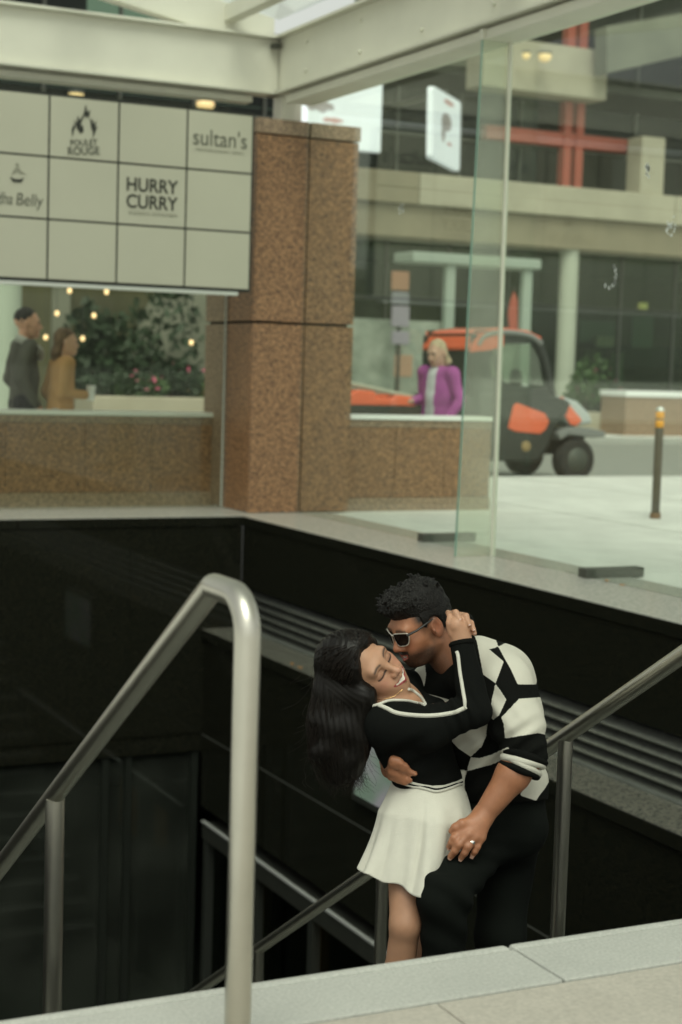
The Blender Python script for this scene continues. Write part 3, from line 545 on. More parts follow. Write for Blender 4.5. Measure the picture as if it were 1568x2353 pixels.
# street banners
bnm = mat('banner_white', (.74, .78, .80), .5, emit=((.85, .93, 1.0), .30)); bnk = mat('banner_ink', (.42, .38, .38), .6); bnr = mat('banner_red', (.66, .40, .38), .6)
a = ony(675, 160, 28); b_ = ony(876, 351, 28)
bn = thing('hanging_banner', 'large white lit banner partly hidden by the granite pillar', 'banner', (a[0], 28, b_[2]))
box('panel', (a[0], 28, b_[2]), (b_[0], 28.12, a[2]+.4), bnm, bn, bevel=.03)
def blob(px_, py_, y, w, h, m, par, name='print', nrm=None):
    c = ony(px_, py_, y); mb = MB(); n_ = 14
    mb.add([(c[0]+w*math.cos(6.283*i/n_), y-.006, c[2]+h*math.sin(6.283*i/n_)*(1+.3*math.sin(3*i))) for i in range(n_)], [tuple(range(n_))]); mb.build(name, m, par)
blob(735, 243, 28, .30, .10, bnk, bn); blob(765, 276, 28, .22, .05, bnr, bn)
box('arm', (a[0]+.2, 28.05, a[2]+.42), (a[0]+.3, FY-1.7, a[2]+.5), dark_steel, bn)
bn = thing('hanging_banner', 'slanted white lit banner with a dark face print and rounded corners', 'banner', tuple(ony(993, 395, 27)))
c0, c1 = ony(997, 197, 27), ony(994, 362, 27); du = np.array([math.cos(math.radians(44)), math.sin(math.radians(44)), 0])
wdt = 1.85; zt_, zb2 = c0[2], c1[2]
pts = [c1+du*0.05, c1+du*(wdt-.05)+(0, 0, -.03), c1+du*wdt+(0, 0, .05), (c0+du*wdt)*(1, 1, 0)+(0, 0, zt_-.05), (c0+du*(wdt-.06))*(1, 1, 0)+(0, 0, zt_), c0+du*.05, c0+(0, 0, -.05), c1+(0, 0, .05)]
pts = [np.array([p[0], p[1], p[2]]) for p in pts]; nn = np.array([du[1], -du[0], 0])
MB().prism(pts, -nn*.12).build('panel', bnm, bn)
mid = (c0+c1)/2+du*wdt*.48
for du_, dz, w, h, m_ in ((-.02, .12, .34, .17, bnk), (-.2, -.06, .13, .22, bnk), (.22, -.28, .17, .06, bnr), (.1, .50, .34, .05, bnr), (.15, -.45, .36, .045, bnk)):
    c = mid+du*du_+np.array([0, 0, dz])+nn*.004; MB().add([c+du*w*math.cos(.4488*i)+np.array([0, 0, h*math.sin(.4488*i)]) for i in range(14)], [tuple(range(14))]).build('print', m_, bn)
MB().bar(c0+du*.8+np.array([0, 0, .03]), c0+du*.8+np.array([0, 8.0, .03]), .08, .08).build('arm', dark_steel, bn)
# white shelter frame with teal glass, street sign, red flag
tealg = glass_mat('teal_glass', (.52, .70, .60), dirt_haze=.5); shm = mat('shelter_white', (.34, .40, .34), .5)
SHY = 31.0
sh_ = thing('street_shelter', 'pale steel shelter frame with teal glass panels across the street', 'shelter', (15.5, SHY, 0))
p0, p1 = ony(945, 588, SHY), ony(1240, 603, SHY)
box('roof_bar', (p0[0], SHY-.1, p0[2]-.12), (p1[0], SHY+.8, p0[2]+.10), shm, sh_, bevel=.03)
for pxx in (1035, 1212): p = ony(pxx, 700, SHY); box('post', (p[0]-.11, SHY, -.05), (p[0]+.11, SHY+.15, p0[2]-.13), shm, sh_)
a = ony(770, 728, SHY+.3); b_ = ony(1012, 940, SHY+.3); ca = ony(1020, 740, SHY+.3); cb = ony(1210, 940, SHY+.3)
box('panel', (a[0], SHY+.3, .1), (b_[0], SHY+.33, a[2]), tealg, sh_); box('panel', (b_[0]+.05, SHY+.3, .1), (cb[0], SHY+.33, a[2]-.35), tealg, sh_)
ss = thing('street_sign', 'tall vertical street sign with orange top and lilac panels behind the glass', 'sign', (ony(922, 700, 30.6)[0], 30.6, 0))
for i, (ya, yb_, m_) in enumerate(((622, 668, mat('sign_orange', (.36, .19, .11), .6)), (670, 700, mat('sign_slate', (.22, .22, .24), .6)), (702, 752, lil), (760, 792, lil))):
    a = ony(903, ya, 30.6); b_ = ony(941, yb_, 30.6); box('sign_panel', (a[0], 30.6, b_[2]), (b_[0], 30.68, a[2]), m_, ss, bevel=.02)
c = ony(922, 780, 30.6); box('post', (c[0]-.04, 30.69, -.05), (c[0]+.04, 30.75, ony(922, 625, 30.6)[2]), dark_steel, ss)
prop('poster', 908, 815, 948, 866, 30.7, .03, mat('poster_tan', (.42, .27, .18), .6), 'small tan and yellow poster on the teal shelter glass', 'poster')
fl_ = thing('red_flag', 'narrow red feather flag behind the vehicle roof', 'flag', (ony(1180, 760, 33)[0], 33, 0))
a = [ony(x, y, 33) for x, y in ((1172, 760), (1168, 720), (1174, 690), (1182, 668), (1190, 690), (1190, 760))]
MB().prism(a, (0, .02, 0)).build('flag', mat('flag_red', (.42, .09, .055), .7), fl_); MB().tube([(a[5][0], 33.02, -.05), (a[3][0], 33.02, a[3][2]+.1)], .02, 8).build('pole', dark_steel, fl_)
# ------------------------------------------------------------------ planters and greenery
leafA = mat('leaf_green', (.06, .115, .035), .6, noise=(3, .3)); leafB = mat('leaf_dark', (.022, .045, .018), .6, noise=(3, .3)); pinkm = mat('flower_pink', (.48, .09, .17), .6); yelm = mat('flower_yellow', (.42, .30, .05), .6)
def planter(x0, x1, y, zt, label, bushes, capm=None):
    t = thing('planter', label, 'planter', ((x0+x1)/2, y, -.1))
    MB().box((x0, y, -.1), (x1, y+1.0, zt)).build('trough', concrete if capm is None else granite_pale, t, bevel=.02)
    if capm is not None: box('cap', (x0-.03, y-.04, zt+.001), (x1+.03, y+1.04, zt+.14), capm, t, bevel=.02)
def bush(x, y, z, rx, ry, rz__, n, m_, label, size=.05, flowers=None):
    t = thing('flower_bush' if flowers else 'shrub', label, 'bush', (x, y, z))
    lobes = [(RNG.uniform(-.6, .6)*rx, RNG.uniform(-.5, .5)*ry, RNG.uniform(.2, .8)*rz__, RNG.uniform(.35, .6)) for _ in range(7)]
    def samp():
        l_ = lobes[RNG.integers(7)]; d = RNG.normal(size=3); d /= np.linalg.norm(d); q = RNG.uniform(.4, 1)**.5*l_[3]
        return (x+l_[0]+d[0]*rx*q, y+l_[1]+d[1]*ry*q, z+max(.0, l_[2]+d[2]*rz__*q))
    leaves(n, samp, size).build('foliage', m_, t)
    st_ = MB()
    for i in range(5): a = RNG.uniform(-.4, .4, 2); st_.tube([(x+a[0]*rx*.3, y, z-.02), (x+a[0]*rx, y+a[1]*ry, z+rz__*.6)], [.02, .008], 6)
    st_.build('stem', mat('stem_brown', (.06, .045, .025), .8), t)
    if flowers:
        for m2, k_ in flowers: leaves(k_, lambda: (lambda p: (p[0], p[1]-.15, p[2]+.08))(samp()), .045).build('blossom', m2, t)
a = ony(215, 905, 24); b_ = ony(490, 940, 24)
planter(a[0], b_[0], 24, .80, 'pale concrete planter with flowers beyond the low wall', None)
for i, (pxx, top, r_) in enumerate(((255, 860, .5), (320, 868, .45), (385, 850, .55), (450, 866, .42))):
    p = ony(pxx, 905, 24.5); h_ = ony(pxx, top, 24.5)[2]-.78
    bush(p[0], 24.5, .78, r_*1.1, .45, h_, 900, leafA if i % 2 else MATS['leaf_dark'], ['leafy dark bush at the left end of the pale planter', 'green bush with pink flowers in the pale planter', 'tall bright green bush in the pale planter', 'green bush with yellow flowers at the right end of the planter'][i], .06, [None, [(pinkm, 26)], [(pinkm, 10)], [(yelm, 34)]][i])
p = ony(300, 900, 27.5)
bush(p[0], 27.5, .0, 1.3, .8, ony(300, 700, 27.5)[2], 2600, leafB, 'tall dark evergreen shrub behind the pale planter', .10)
bush(ony(30, 900, 26)[0]-.4, 26, 0, .8, .6, 2.1, 1200, leafB, 'dark shrub behind the walking man in the grey coat', .09)
pr = ony(1440, 900, 31.5)
planter(pr[0], pr[0]+9, 31.5, .86, 'granite planter wall with a white cap behind the bollard', None, capm=MATS['white_cap'])
planter(ony(1325, 940, 32.5)[0], ony(1440, 940, 32.5)[0]-.05, 32.5, .45, 'low concrete flower trough in front of the storefront', None)
p = ony(1345, 930, 33); bush(p[0], 33, .42, .55, .4, 1.1, 700, leafA, 'green flowering bush in the trough beside the round column', .07, [(pinkm, 14)])
p = ony(1400, 930, 33); bush(p[0], 33, .42, .7, .4, .62, 800, leafB, 'low bush with pink flowers in the trough by the storefront', .06, [(pinkm, 30)])
# concrete buttress and column seen through the left pane
bt = [ony(x, y, 28.5) for x, y in ((470, 640), (355, 868), (330, 960), (600, 975), (600, 640))]
t = thing('concrete_buttress', 'sloping grey concrete buttress seen through the glass beside the pillar', 'buttress', tuple(bt[2]))
MB().prism(bt, (0, 3, 0)).build('slab', conc_g, t)
c = ony(22, 800, 25); t = thing('concrete_column', 'pale green round column behind the walking man', 'column', (c[0]-.1, 25, 0))
MB().lathe([(.34, -.05), (.34, .1), (.30, .12), (.30, 4.2), (.4, 4.3), (.4, 4.4)], (c[0]-.13, 25, 0), n=24).build('shaft', mat('pale_green_column', (.40, .47, .38), .7), t, smooth=True)
t = thing('terrace_wall', 'dim olive terrace wall behind the string lights', 'wall', (8, 31, 0))
box('wall', (-6, 31, -.05), (13.4, 31.4, 3.2), mat('olive_wall', (.085, .085, .042), .8, noise=(.7, .5, 5)), t)
box('coping', (-6, 30.95, 3.201), (13.4, 31.45, 3.4), conc_g, t)
for x in (3.2, 6.4, 8.9, 11.4): box('pilaster', (x, 30.85, -.05), (x+.35, 30.998, 3.2), conc_g, t)
# string lights
bulbm = mat('bulb_glow', (1, .8, .5), .5, emit=((1.0, .66, .30), 1.5))
rows_ = [[(160, 668), (245, 671)], [(131, 720), (216, 725)], [(105, 775), (190, 778)], [(440, 787)]]
for r_i, r_ in enumerate(rows_):
    for i, (pxx, pyy) in enumerate(r_):
        p = ony(pxx, pyy, 27.0); t = thing('light_bulb', ['warm round bulb of the string lights just below the edge of the sign board', 'warm round bulb of the string lights level with the hair of the walking man', 'warm round bulb of the string lights beside the hair of the woman in tan', 'single warm bulb in front of the sloping concrete buttress'][r_i], 'light bulb', tuple(p), group='string lights behind the walkers' if r_i < 3 else None)
        MB().lathe([(.008, .045), (.028, .03), (.038, 0), (.028, -.03), (.006, -.042)], p, n=12).build('globe', bulbm, t, smooth=True)
        MB().lathe([(.018, .046), (.018, .08), (.004, .085)], p, n=8).build('socket', dark_steel, t)
        MB().tube([p+np.array([0, 0, .08]), p+np.array([0, .02, 1.6])], .006, 5).build('cord', dark_steel, t)
# fallen leaves
lm = mat('fallen_leaf', (.42, .20, .05), .7)
for i, (pxx, pyy, z, w) in enumerate(((1352, 1327, .002, 'beside the foot plate'), (1395, 1337, .002, 'further along the coping'), (1430, 1345, .002, 'on the pale coping'), (672, 1528, -.998, 'on the stone ledge'), (690, 1535, -.998, 'at the louvers'))):
    p = onz(pxx, pyy, z); a = RNG.uniform(0, 6.28); pts = [(p[0]+.022*math.cos(a+t)*k_, p[1]+.04*math.sin(a+t)*k_, z+.004+.006*k_*(i % 2)) for t, k_ in ((0, 1), (.9, .6), (1.8, .5), (3.1, 1), (4.2, .55), (5.3, .6))]
    MB().prism(pts, (0, 0, .002)).build('fallen_leaf', lm, None, label='small dry orange leaf lying '+w, cat='leaf', group='fallen leaves')
p = onz(584, 2215, -2.6)
# ------------------------------------------------------------------ implicit surfaces for people
def V3(q): return np.array(q, float)
def nrmz(q): q = V3(q); return q/np.linalg.norm(q)
def axis_coords(lo, hi, coarse, fine=None):     # fine = [(a, b, step), ...]
    out = [lo]
    while out[-1] < hi:
        s_ = coarse
        for a, b, st_ in (fine or []):
            if a <= out[-1] <= b: s_ = min(s_, st_)
            elif out[-1] < a < out[-1]+s_: s_ = max(st_, a-out[-1])
        out.append(out[-1]+s_)
    return np.array(out)
class Vol:
    def __init__(s, lo, hi, step, fine=None):
        s.ax = [axis_coords(lo[i], hi[i], step, [(f[0][i], f[1][i], f[2]) for f in (fine or [])]) for i in range(3)]
        s.d = np.full([len(a) for a in s.ax], .08, np.float32)
    def _sl(s, lo, hi):
        out = []
        for a, l_, h_ in zip(s.ax, lo, hi): i, j = np.searchsorted(a, [l_, h_]); out.append(slice(max(0, i-1), min(len(a), j+1)))
        return tuple(out)
    def op(s, fn, lo, hi, k=.0, sub=False):
        m_ = k+.014; sl = s._sl(V3(lo)-m_, V3(hi)+m_)
        if any(q.stop-q.start < 1 for q in sl): return s
        P = [s.ax[i][sl[i]].reshape([-1 if j == i else 1 for j in range(3)]).astype(np.float32) for i in range(3)]
        d = fn(*P); c = s.d[sl]
        if sub: d = -d
        if k <= 0: s.d[sl] = np.maximum(c, d) if sub else np.minimum(c, d)
        else:
            sg_ = -1 if sub else 1
            h_ = np.clip(.5+.5*sg_*(c-d)/k, 0, 1); s.d[sl] = c*(1-h_)+d*h_-sg_*k*h_*(1-h_)
        return s
    def cap(s, a, b, ra, rb=None, k=.02, sub=False):
        a, b = V3(a), V3(b); rb = ra if rb is None else rb; ab = b-a; L2 = max(ab@ab, 1e-9)
        def fn(x, y, z):
            px_, py_, pz_ = x-a[0], y-a[1], z-a[2]; t = np.clip((px_*ab[0]+py_*ab[1]+pz_*ab[2])/L2, 0, 1)
            return np.sqrt((px_-t*ab[0])**2+(py_-t*ab[1])**2+(pz_-t*ab[2])**2)-(ra+t*(rb-ra))
        r = max(ra, rb); return s.op(fn, np.minimum(a, b)-r, np.maximum(a, b)+r, k, sub)
    def chain(s, pts, rs, k=.006, k0=None):
        for i in range(len(pts)-1): s.cap(pts[i], pts[i+1], rs[i], rs[i+1], k if (i or k0 is None) else k0)
        return s
    def ell(s, c, r, R=None, k=.02, sub=False):
        c = V3(c); r = V3(r); R = np.eye(3) if R is None else np.array(R)
        def fn(x, y, z):
            q = [(R[i][0]*(x-c[0])+R[i][1]*(y-c[1])+R[i][2]*(z-c[2])) for i in range(3)]
            k0 = np.sqrt(sum((q[i]/r[i])**2 for i in range(3))); k1 = np.sqrt(sum((q[i]/r[i]**2)**2 for i in range(3)))+1e-6
            return k0*(k0-1)/k1
        e = np.sqrt(sum((np.abs(R[i])*r[i])**2 for i in range(3))); return s.op(fn, c-e, c+e, k, sub)
    def etube(s, a, b, side, ra, rb, k=.03):
        a, b = V3(a), V3(b); L_ = np.linalg.norm(b-a); t_ = (b-a)/L_; u = V3(side)-t_*(V3(side)@t_); u /= np.linalg.norm(u); w = np.cross(t_, u)
        def fn(x, y, z):
            px_, py_, pz_ = x-a[0], y-a[1], z-a[2]; ax = px_*t_[0]+py_*t_[1]+pz_*t_[2]; t = np.clip(ax/L_, 0, 1)
            ru = ra[0]+t*(rb[0]-ra[0]); rw = ra[1]+t*(rb[1]-ra[1]); e = ax-np.clip(ax, 0, L_)
            pu = px_*u[0]+py_*u[1]+pz_*u[2]; pw = px_*w[0]+py_*w[1]+pz_*w[2]; m_ = np.minimum(ru, rw)
            return (np.sqrt((pu/ru)**2+(pw/rw)**2+(e/m_)**2)-1)*m_
        r = max(*ra, *rb); return s.op(fn, np.minimum(a, b)-r, np.maximum(a, b)+r, k)
    def plane(s, p, n_, k=.004):              # keep the side opposite to n_
        p, n_ = V3(p), nrmz(n_); d = sum((s.ax[i].reshape([-1 if j == i else 1 for j in range(3)])-p[i])*n_[i] for i in range(3)).astype(np.float32)
        h_ = np.clip(.5-.5*(s.d-d)/k, 0, 1); s.d = (s.d*(1-h_)+d*h_+k*h_*(1-h_)).astype(np.float32); return s
    def surf(s):
        """surface nets: vertices (n,3), quads (m,4)"""
        d = s.d; I = d < 0; nx, ny, nz = d.shape
        cnt = np.zeros((nx-1, ny-1, nz-1), np.uint8)
        for i in (0, 1):
            for j in (0, 1):
                for k in (0, 1): cnt += I[i:nx-1+i, j:ny-1+j, k:nz-1+k]
        act = (cnt > 0) & (cnt < 8); cells = np.argwhere(act); idx = np.full(act.shape, -1, np.int32); idx[act] = np.arange(len(cells))
        acc = np.zeros((len(cells), 3)); n_ = np.zeros(len(cells)); A = s.ax
        cor = [(i, j, k) for i in (0, 1) for j in (0, 1) for k in (0, 1)]
        for p in cor:
            for ax in range(3):
                if p[ax]: continue
                q = list(p); q[ax] = 1
                ip = cells+np.array(p); iq = cells+np.array(q); dp = d[ip[:, 0], ip[:, 1], ip[:, 2]]; dq = d[iq[:, 0], iq[:, 1], iq[:, 2]]
                m_ = (dp < 0) != (dq < 0); t = dp[m_]/(dp[m_]-dq[m_])
                P = np.stack([A[i][ip[m_][:, i]] for i in range(3)], 1); Q = np.stack([A[i][iq[m_][:, i]] for i in range(3)], 1)
                acc[m_] += P+(Q-P)*t[:, None]; n_[m_] += 1
        v = acc/n_[:, None]; faces = []
        for ax in range(3):
            b_, c_ = (ax+1) % 3, (ax+2) % 3; sl0 = [slice(None)]*3; sl1 = [slice(None)]*3; sl0[ax] = slice(0, -1); sl1[ax] = slice(1, None)
            x = I[tuple(sl0)] != I[tuple(sl1)]; e = np.argwhere(x)
            e = e[(e[:, b_] > 0) & (e[:, c_] > 0) & (e[:, b_] < d.shape[b_]-1) & (e[:, c_] < d.shape[c_]-1)]
            ins = I[e[:, 0], e[:, 1], e[:, 2]]; quad = []
            for db, dc in ((-1, -1), (0, -1), (0, 0), (-1, 0)):
                w = e.copy(); w[:, b_] += db; w[:, c_] += dc; quad.append(idx[w[:, 0], w[:, 1], w[:, 2]])
            q = np.stack(quad, 1); q[~ins] = q[~ins][:, ::-1]; faces.append(q)
        f = np.concatenate(faces); return v, f[(f >= 0).all(1)]
def normals(v, f):
    n_ = np.cross(v[f[:, 2]]-v[f[:, 0]], v[f[:, 3]]-v[f[:, 1]]); out = np.zeros_like(v)
    for i in range(4): np.add.at(out, f[:, i], n_)
    return out/(np.linalg.norm(out, axis=1, keepdims=True)+1e-12)
def relax(v, f, it=1, w=.5):
    for _ in range(it):
        a = np.zeros_like(v); c = np.zeros(len(v))
        for i in range(4):
            for j in (1, 3): np.add.at(a, f[:, i], v[f[:, (i+j) % 4]]); np.add.at(c, f[:, i], 1)
        v = v*(1-w)+w*a/np.maximum(c, 1)[:, None]
    return v
def sdf_obj(name, v, f, m_, parent, col=None, **kw):
    me = bpy.data.meshes.new(name); me.from_pydata((v-rootloc(parent)).tolist(), [], f.tolist()); me.update()
    me.polygons.foreach_set('use_smooth', np.ones(len(f), bool))
    if col is not None:
        a = me.color_attributes.new('Col', 'FLOAT_COLOR', 'POINT'); a.data.foreach_set('color', np.concatenate([col, np.ones((len(col), 1))], 1).astype(np.float32).ravel())
    return obj(name, me, m_, parent, **kw)
def vmat(name, rough, sss=0, bump=None, sheen=0, spec=.5, tile=None):
    if name in MATS: return MATS[name]
    m_ = bpy.data.materials.new(name); m_.use_nodes = True; MATS[name] = m_; n = m_.node_tree.nodes; l = m_.node_tree.links; b = bsdf(m_)
    at = n.new('ShaderNodeAttribute'); at.attribute_name = 'Col'; l.new(at.outputs['Color'], b.inputs['Base Color']); b.inputs['Roughness'].default_value = rough; b.inputs['Specular IOR Level'].default_value = spec
    if sss: b.inputs['Subsurface Weight'].default_value = sss; b.inputs['Subsurface Radius'].default_value = (.012, .005, .003); b.inputs['Subsurface Scale'].default_value = .6
    if sheen: b.inputs['Sheen Weight'].default_value = sheen; b.inputs['Sheen Roughness'].default_value = .5
    if bump:
        tc = n.new('ShaderNodeTexCoord'); t = n.new('ShaderNodeTexNoise'); t.inputs['Scale'].default_value = bump[0]; t.inputs['Detail'].default_value = 3
        bp = n.new('ShaderNodeBump'); bp.inputs['Strength'].default_value = bump[1]; bp.inputs['Distance'].default_value = .003; l.new(tc.outputs['Object'], t.inputs['Vector']); l.new(t.outputs[0], bp.inputs['Height']); l.new(bp.outputs[0], b.inputs['Normal'])
    return m_
skin_m = vmat('skin', .48, sss=.12, bump=(260, .08)); knit_m = vmat('knit', .95, bump=(420, .35), spec=.08); cloth_m = vmat('cloth', .95, bump=(300, .2), spec=.08); hair_v = vmat('short_hair', .5, bump=(330, .9), spec=.22)
hair_m = mat('long_dark_hair', (.006, .005, .004), .40, spec=.22)
def proj_px(v):
    w = v-CAM; c = w[:, :1]*AX+w[:, 1:2]*AY+w[:, 2:3]*AZ; return CX+FPX*c[:, 0]/c[:, 2], CY+FPX*c[:, 1]/c[:, 2], c[:, 2]
def in_poly(x, y, poly):
    r = np.zeros(len(x), bool); n_ = len(poly)
    for i in range(n_):
        x1, y1 = poly[i]; x2, y2 = poly[(i+1) % n_]
        if y1 == y2: continue
        c = (y1 > y) != (y2 > y); r ^= c & (x < (x2-x1)*(y-y1)/(y2-y1)+x1)
    return r
from mathutils.bvhtree import BVHTree
def bvh(v, f): return BVHTree.FromPolygons([tuple(q) for q in v], [tuple(int(i) for i in q) for q in f])
def cast(tree, px_, py_, lift=0, default=None):
    d = Vector(nrmz(ray(px_, py_))); h = tree.ray_cast(Vector(CAM), d)
    if h[0] is None: return default
    return np.array(h[0])+np.array(h[1])*lift*(1 if h[1].dot(d) < 0 else -1)
def drape(tree, pts, lift, n=6):
    out = [cast(tree, a[0], a[1], lift) for a in smoothpath([(x, y, 0) for x, y in pts], n)]; out = [q for q in out if q is not None]
    for _ in range(2): out = [out[0]]+[(out[i-1]+2*out[i]+out[i+1])/4 for i in range(1, len(out)-1)]+[out[-1]]
    return out
class Frame:
    def __init__(s, F, L, U, o, sc=1.0): s.R = np.array([F, L, U]); s.o = V3(o); s.sc = sc
    def p(s, f, l, u): return s.o+s.sc*(s.R[0]*f+s.R[1]*l+s.R[2]*u)
    def loc(s, v): return ((v-s.o)@s.R.T)/s.sc
def head_sdf(vol, fr, male, jawopen=0.0):
    q = fr.sc
    def E(c, r, k=.02, sub=False): vol.ell(fr.p(*c), V3(r)*q, fr.R, k*q, sub)
    def K(a, b, ra, rb, k=.01, sub=False): vol.cap(fr.p(*a), fr.p(*b), ra*q, rb*q, k*q, sub)
    j = 1.0 if male else .93
    E((-.012, 0, .035), (.097, .075, .090)); E((.028, 0, -.015), (.066, .062, .085), .03)
    E((.030, 0, -.070), (.056, .052*j, .040), .03); E((.072, 0, -.098), (.020, .024*j, .017), .028)
    for s_ in (-1, 1):
        E((.052, s_*.042, -.020), (.030, .022, .022), .025); K((-.005, s_*.056*j, -.055), (.055, s_*.030*j, -.093), .014, .014, .025)
        E((.068, s_*.034, -.050), (.020, .016, .018), .025)
        E((-.012, s_*.077, -.006), (.022, .0075, .035), .006); E((-.006, s_*.0875, -.001), (.0125, .0095, .022), .003, True); E((.004, s_*.083, -.010), (.004, .004, .007), .003)
    K((.082, -.040, .026), (.082, .040, .026), .012, .012, .022)
    for s_ in (-1, 1):
        E((.100, s_*.031, .004), (.018, .017, .013), .010, True); E((.0735, s_*.0315, .002), (.0165, .0185, .0135), .006)
    K((.086, 0, .016), (.108, 0, -.026), .009, .0125 if male else .0105, .012); E((.112, 0, -.031), (.012, .011, .010), .008)
    for s_ in (-1, 1): E((.100, s_*.0125, -.034), (.012, .0085, .009), .006)
    E((.076, 0, -.066), (.022, .034, .026), .02)
    cu = .006
    for s_ in (-1, 1):
        K((.0985, 0, -.0565), (.086, s_*.026, -.0545+cu), .0058, .003, .006); K((.0965, 0, -.0755), (.085, s_*.024, -.066+cu), .0072, .003, .006)
    K((.100, -.014, -.066), (.100, .014, -.066), .0045, .0045, .005, True)
    if not male: pass
def finger(vol, pts, r, k0=.012): vol.chain(pts, [r, r*.93, r*.86, r*.72][:len(pts)], .004, k0)
def nails(pts, r, m_, parent, toward):   # small plates on finger ends facing 'toward'
    for p, t in pts:
        t = nrmz(t); n_ = nrmz(toward-t*(toward@t)); w = np.cross(t, n_); c = p+n_*r*.86
        MB().add([c+w*r*.55-t*r*.5-n_*.001, c+w*r*.5+t*r*.7-n_*.0015, c-w*r*.5+t*r*.7-n_*.0015, c-w*r*.55-t*r*.5-n_*.001, c-t*r*.6+n_*.0002, c+t*r*.75-n_*.0005], [(0, 4, 5, 1), (4, 3, 2, 5)]).build('nail', m_, parent, smooth=True)
RG = np.array([1.0, 1.0, 1.0])
def mixc(c, mask, new): return c*(1-mask[:, None])+np.array(new)*mask[:, None]
def soft(x, a, b): return np.clip((x-a)/(b-a), 0, 1)
def vnoise(v, s_):
    return (np.sin(v[:, 0]*s_+2.1*np.sin(v[:, 1]*s_*.7))+np.sin(v[:, 1]*s_*1.3+1.7*np.sin(v[:, 2]*s_*.9))+np.sin(v[:, 2]*s_*1.1+1.9*np.sin(v[:, 0]*s_*.8)))/3
# ================================================================== the couple
TOCAM = cdir(0, 0, -1)
def bounds(pts, pad): p = np.array(pts); return p.min(0)-pad, p.max(0)+pad
# ---- joints of the woman and the surface of her top, which his right hand rests on
wsR, wsL = J(884, 1662, 4.86), J(928, 1586, 5.10); weR, wwR = J(1092, 1634, 4.84), J(1062, 1476, 4.885); weL, wwL = J(1012, 1540, 5.36), J(1068, 1432, 5.06)
wn = J(893, 1600, 4.985); wc = J(940, 1680, 4.985); ww_ = J(983, 1790, 4.99); wp = J(975, 1865, 4.985); sidew = nrmz(wsL-wsR)
whR, wkR, waR = J(945, 1905, 4.93), J(932, 2125, 4.84), J(892, 2360, 4.97); whL, wkL, waL = J(1000, 1905, 5.04), J(985, 2120, 5.02), J(965, 2370, 5.08)
waR[2] = -.80; waL[2] = -.88
lo, hi = bounds([wsR, wsL, weR, weL, wwR, wwL, wn, ww_], .13)
vw = Vol(lo, hi, .0042)
vw.etube(J(905, 1632, 4.98), wc, sidew, (.135, .085), (.145, .104), .04); vw.etube(wc, J(985, 1796, 4.99), sidew, (.145, .104), (.122, .098), .04)
vw.ell(J(985, 1668, 4.93), (.055, .055, .058), None, .05); vw.ell(J(1000, 1650, 5.03), (.052, .052, .055), None, .05)
vw.cap(wn+(wsR-wn)*.35, wsR, .052, .060, .04); vw.cap(wn+(wsL-wn)*.35, wsL, .05, .058, .04)
vw.cap(wsR, J(985, 1672, 4.83), .066, .062, .04); vw.cap(J(985, 1672, 4.83), weR, .062, .046, .03); vw.cap(weR, wwR+(weR-wwR)*.06, .050, .036, .02)
vw.cap(wsL, weL, .048, .044, .03); vw.cap(weL, wwL, .042, .034, .02)
vw.cap(wwR+(weR-wwR)*.02, wwR+(wwR-weR)*.3, .030, .030, .003, True)
vw.plane(J(985, 1812, 4.99), nrmz(J(975, 1865, 4.985)-J(985, 1790, 4.99)), .004)
v, f = vw.surf(); v = relax(v, f, 1, .4); n_ = normals(v, f); X_, Y_, D_ = proj_px(v)
fold = .004*vnoise(v, 30)+.008*np.sin((X_-Y_*.4)*.21+1.5*vnoise(v, 20))*np.exp(-((X_-1055)**2+(Y_-1635)**2)/1700)+.005*np.sin((X_*.5+Y_)*.12+vnoise(v, 15))*np.exp(-((X_-960)**2+(Y_-1745)**2)/3500)
v = v+n_*fold[:, None]; X_, Y_, D_ = proj_px(v)
neck = [(828, 1560), (917, 1575), (930, 1578), (945, 1586), (966, 1602), (978, 1618), (942, 1611), (900, 1609), (868, 1620), (835, 1627), (820, 1620)]
tree_s = bvh(v, f)
TOPD = (v, f, n_, X_, Y_, D_)
# ---- man
Fm = nrmz(cdir(-.795, .435, -.423)); Um = nrmz(cdir(-.48, -.877, -.34)); Um = nrmz(Um-Fm*(Um@Fm)); Lm = np.cross(Um, Fm)
if Lm@TOCAM < 0: Lm = -Lm
ear = J(1007, 1442, 4.98)
hm = Frame(Fm, Lm, Um, ear-(Fm*-.012+Lm*.08+Um*-.006)*.96, .96)
man = thing('person', 'man in sunglasses and a black and white checked sweater bending over the woman', 'person', tuple(J(1090, 2350, 5.0)))
shL, shR = J(1156, 1580, 4.97), J(1000, 1588, 5.16); elL, wrL = J(1210, 1738, 4.855), J(1110, 1876, 4.835)
elR, wrR = J(935, 1700, 5.28), J(897, 1742, 5.05)
nb = J(1062, 1540, 5.10); sp1 = J(1118, 1670, 5.14); wst = J(1140, 1810, 5.15); pel = J(1142, 1880, 5.14); sidem = nrmz(shR-shL)
hipL, knL, anL = J(1122, 1905, 5.06), J(1020, 2050, 4.80), J(1026, 2385, 4.90); hipR, knR, anR = J(1168, 1905, 5.20), J(1152, 2150, 5.12), J(1172, 2430, 5.22)
anL[2] = -.78; anR[2] = -.95
lo = V3((1.9, 3.55, -1.05)); hi = V3((3.3, 5.0, .80))
lo, hi = bounds([hm.o, shL, shR, elL, elR, wrL, wrR, anL, anR, knL, pel, J(1035, 1970, 4.8)], .14)
ml_, mh_ = bounds([hm.p(.09, 0, -.066)], .032); hl_, hh_ = bounds([hm.o], .145); gl_, gh_ = bounds([J(1112, 1870, 4.84), J(1030, 1975, 4.78)], .03)
vb = Vol(lo, hi, .0085, [(hl_, hh_, .0032), (gl_, gh_, .003), (ml_, mh_, .0018)])
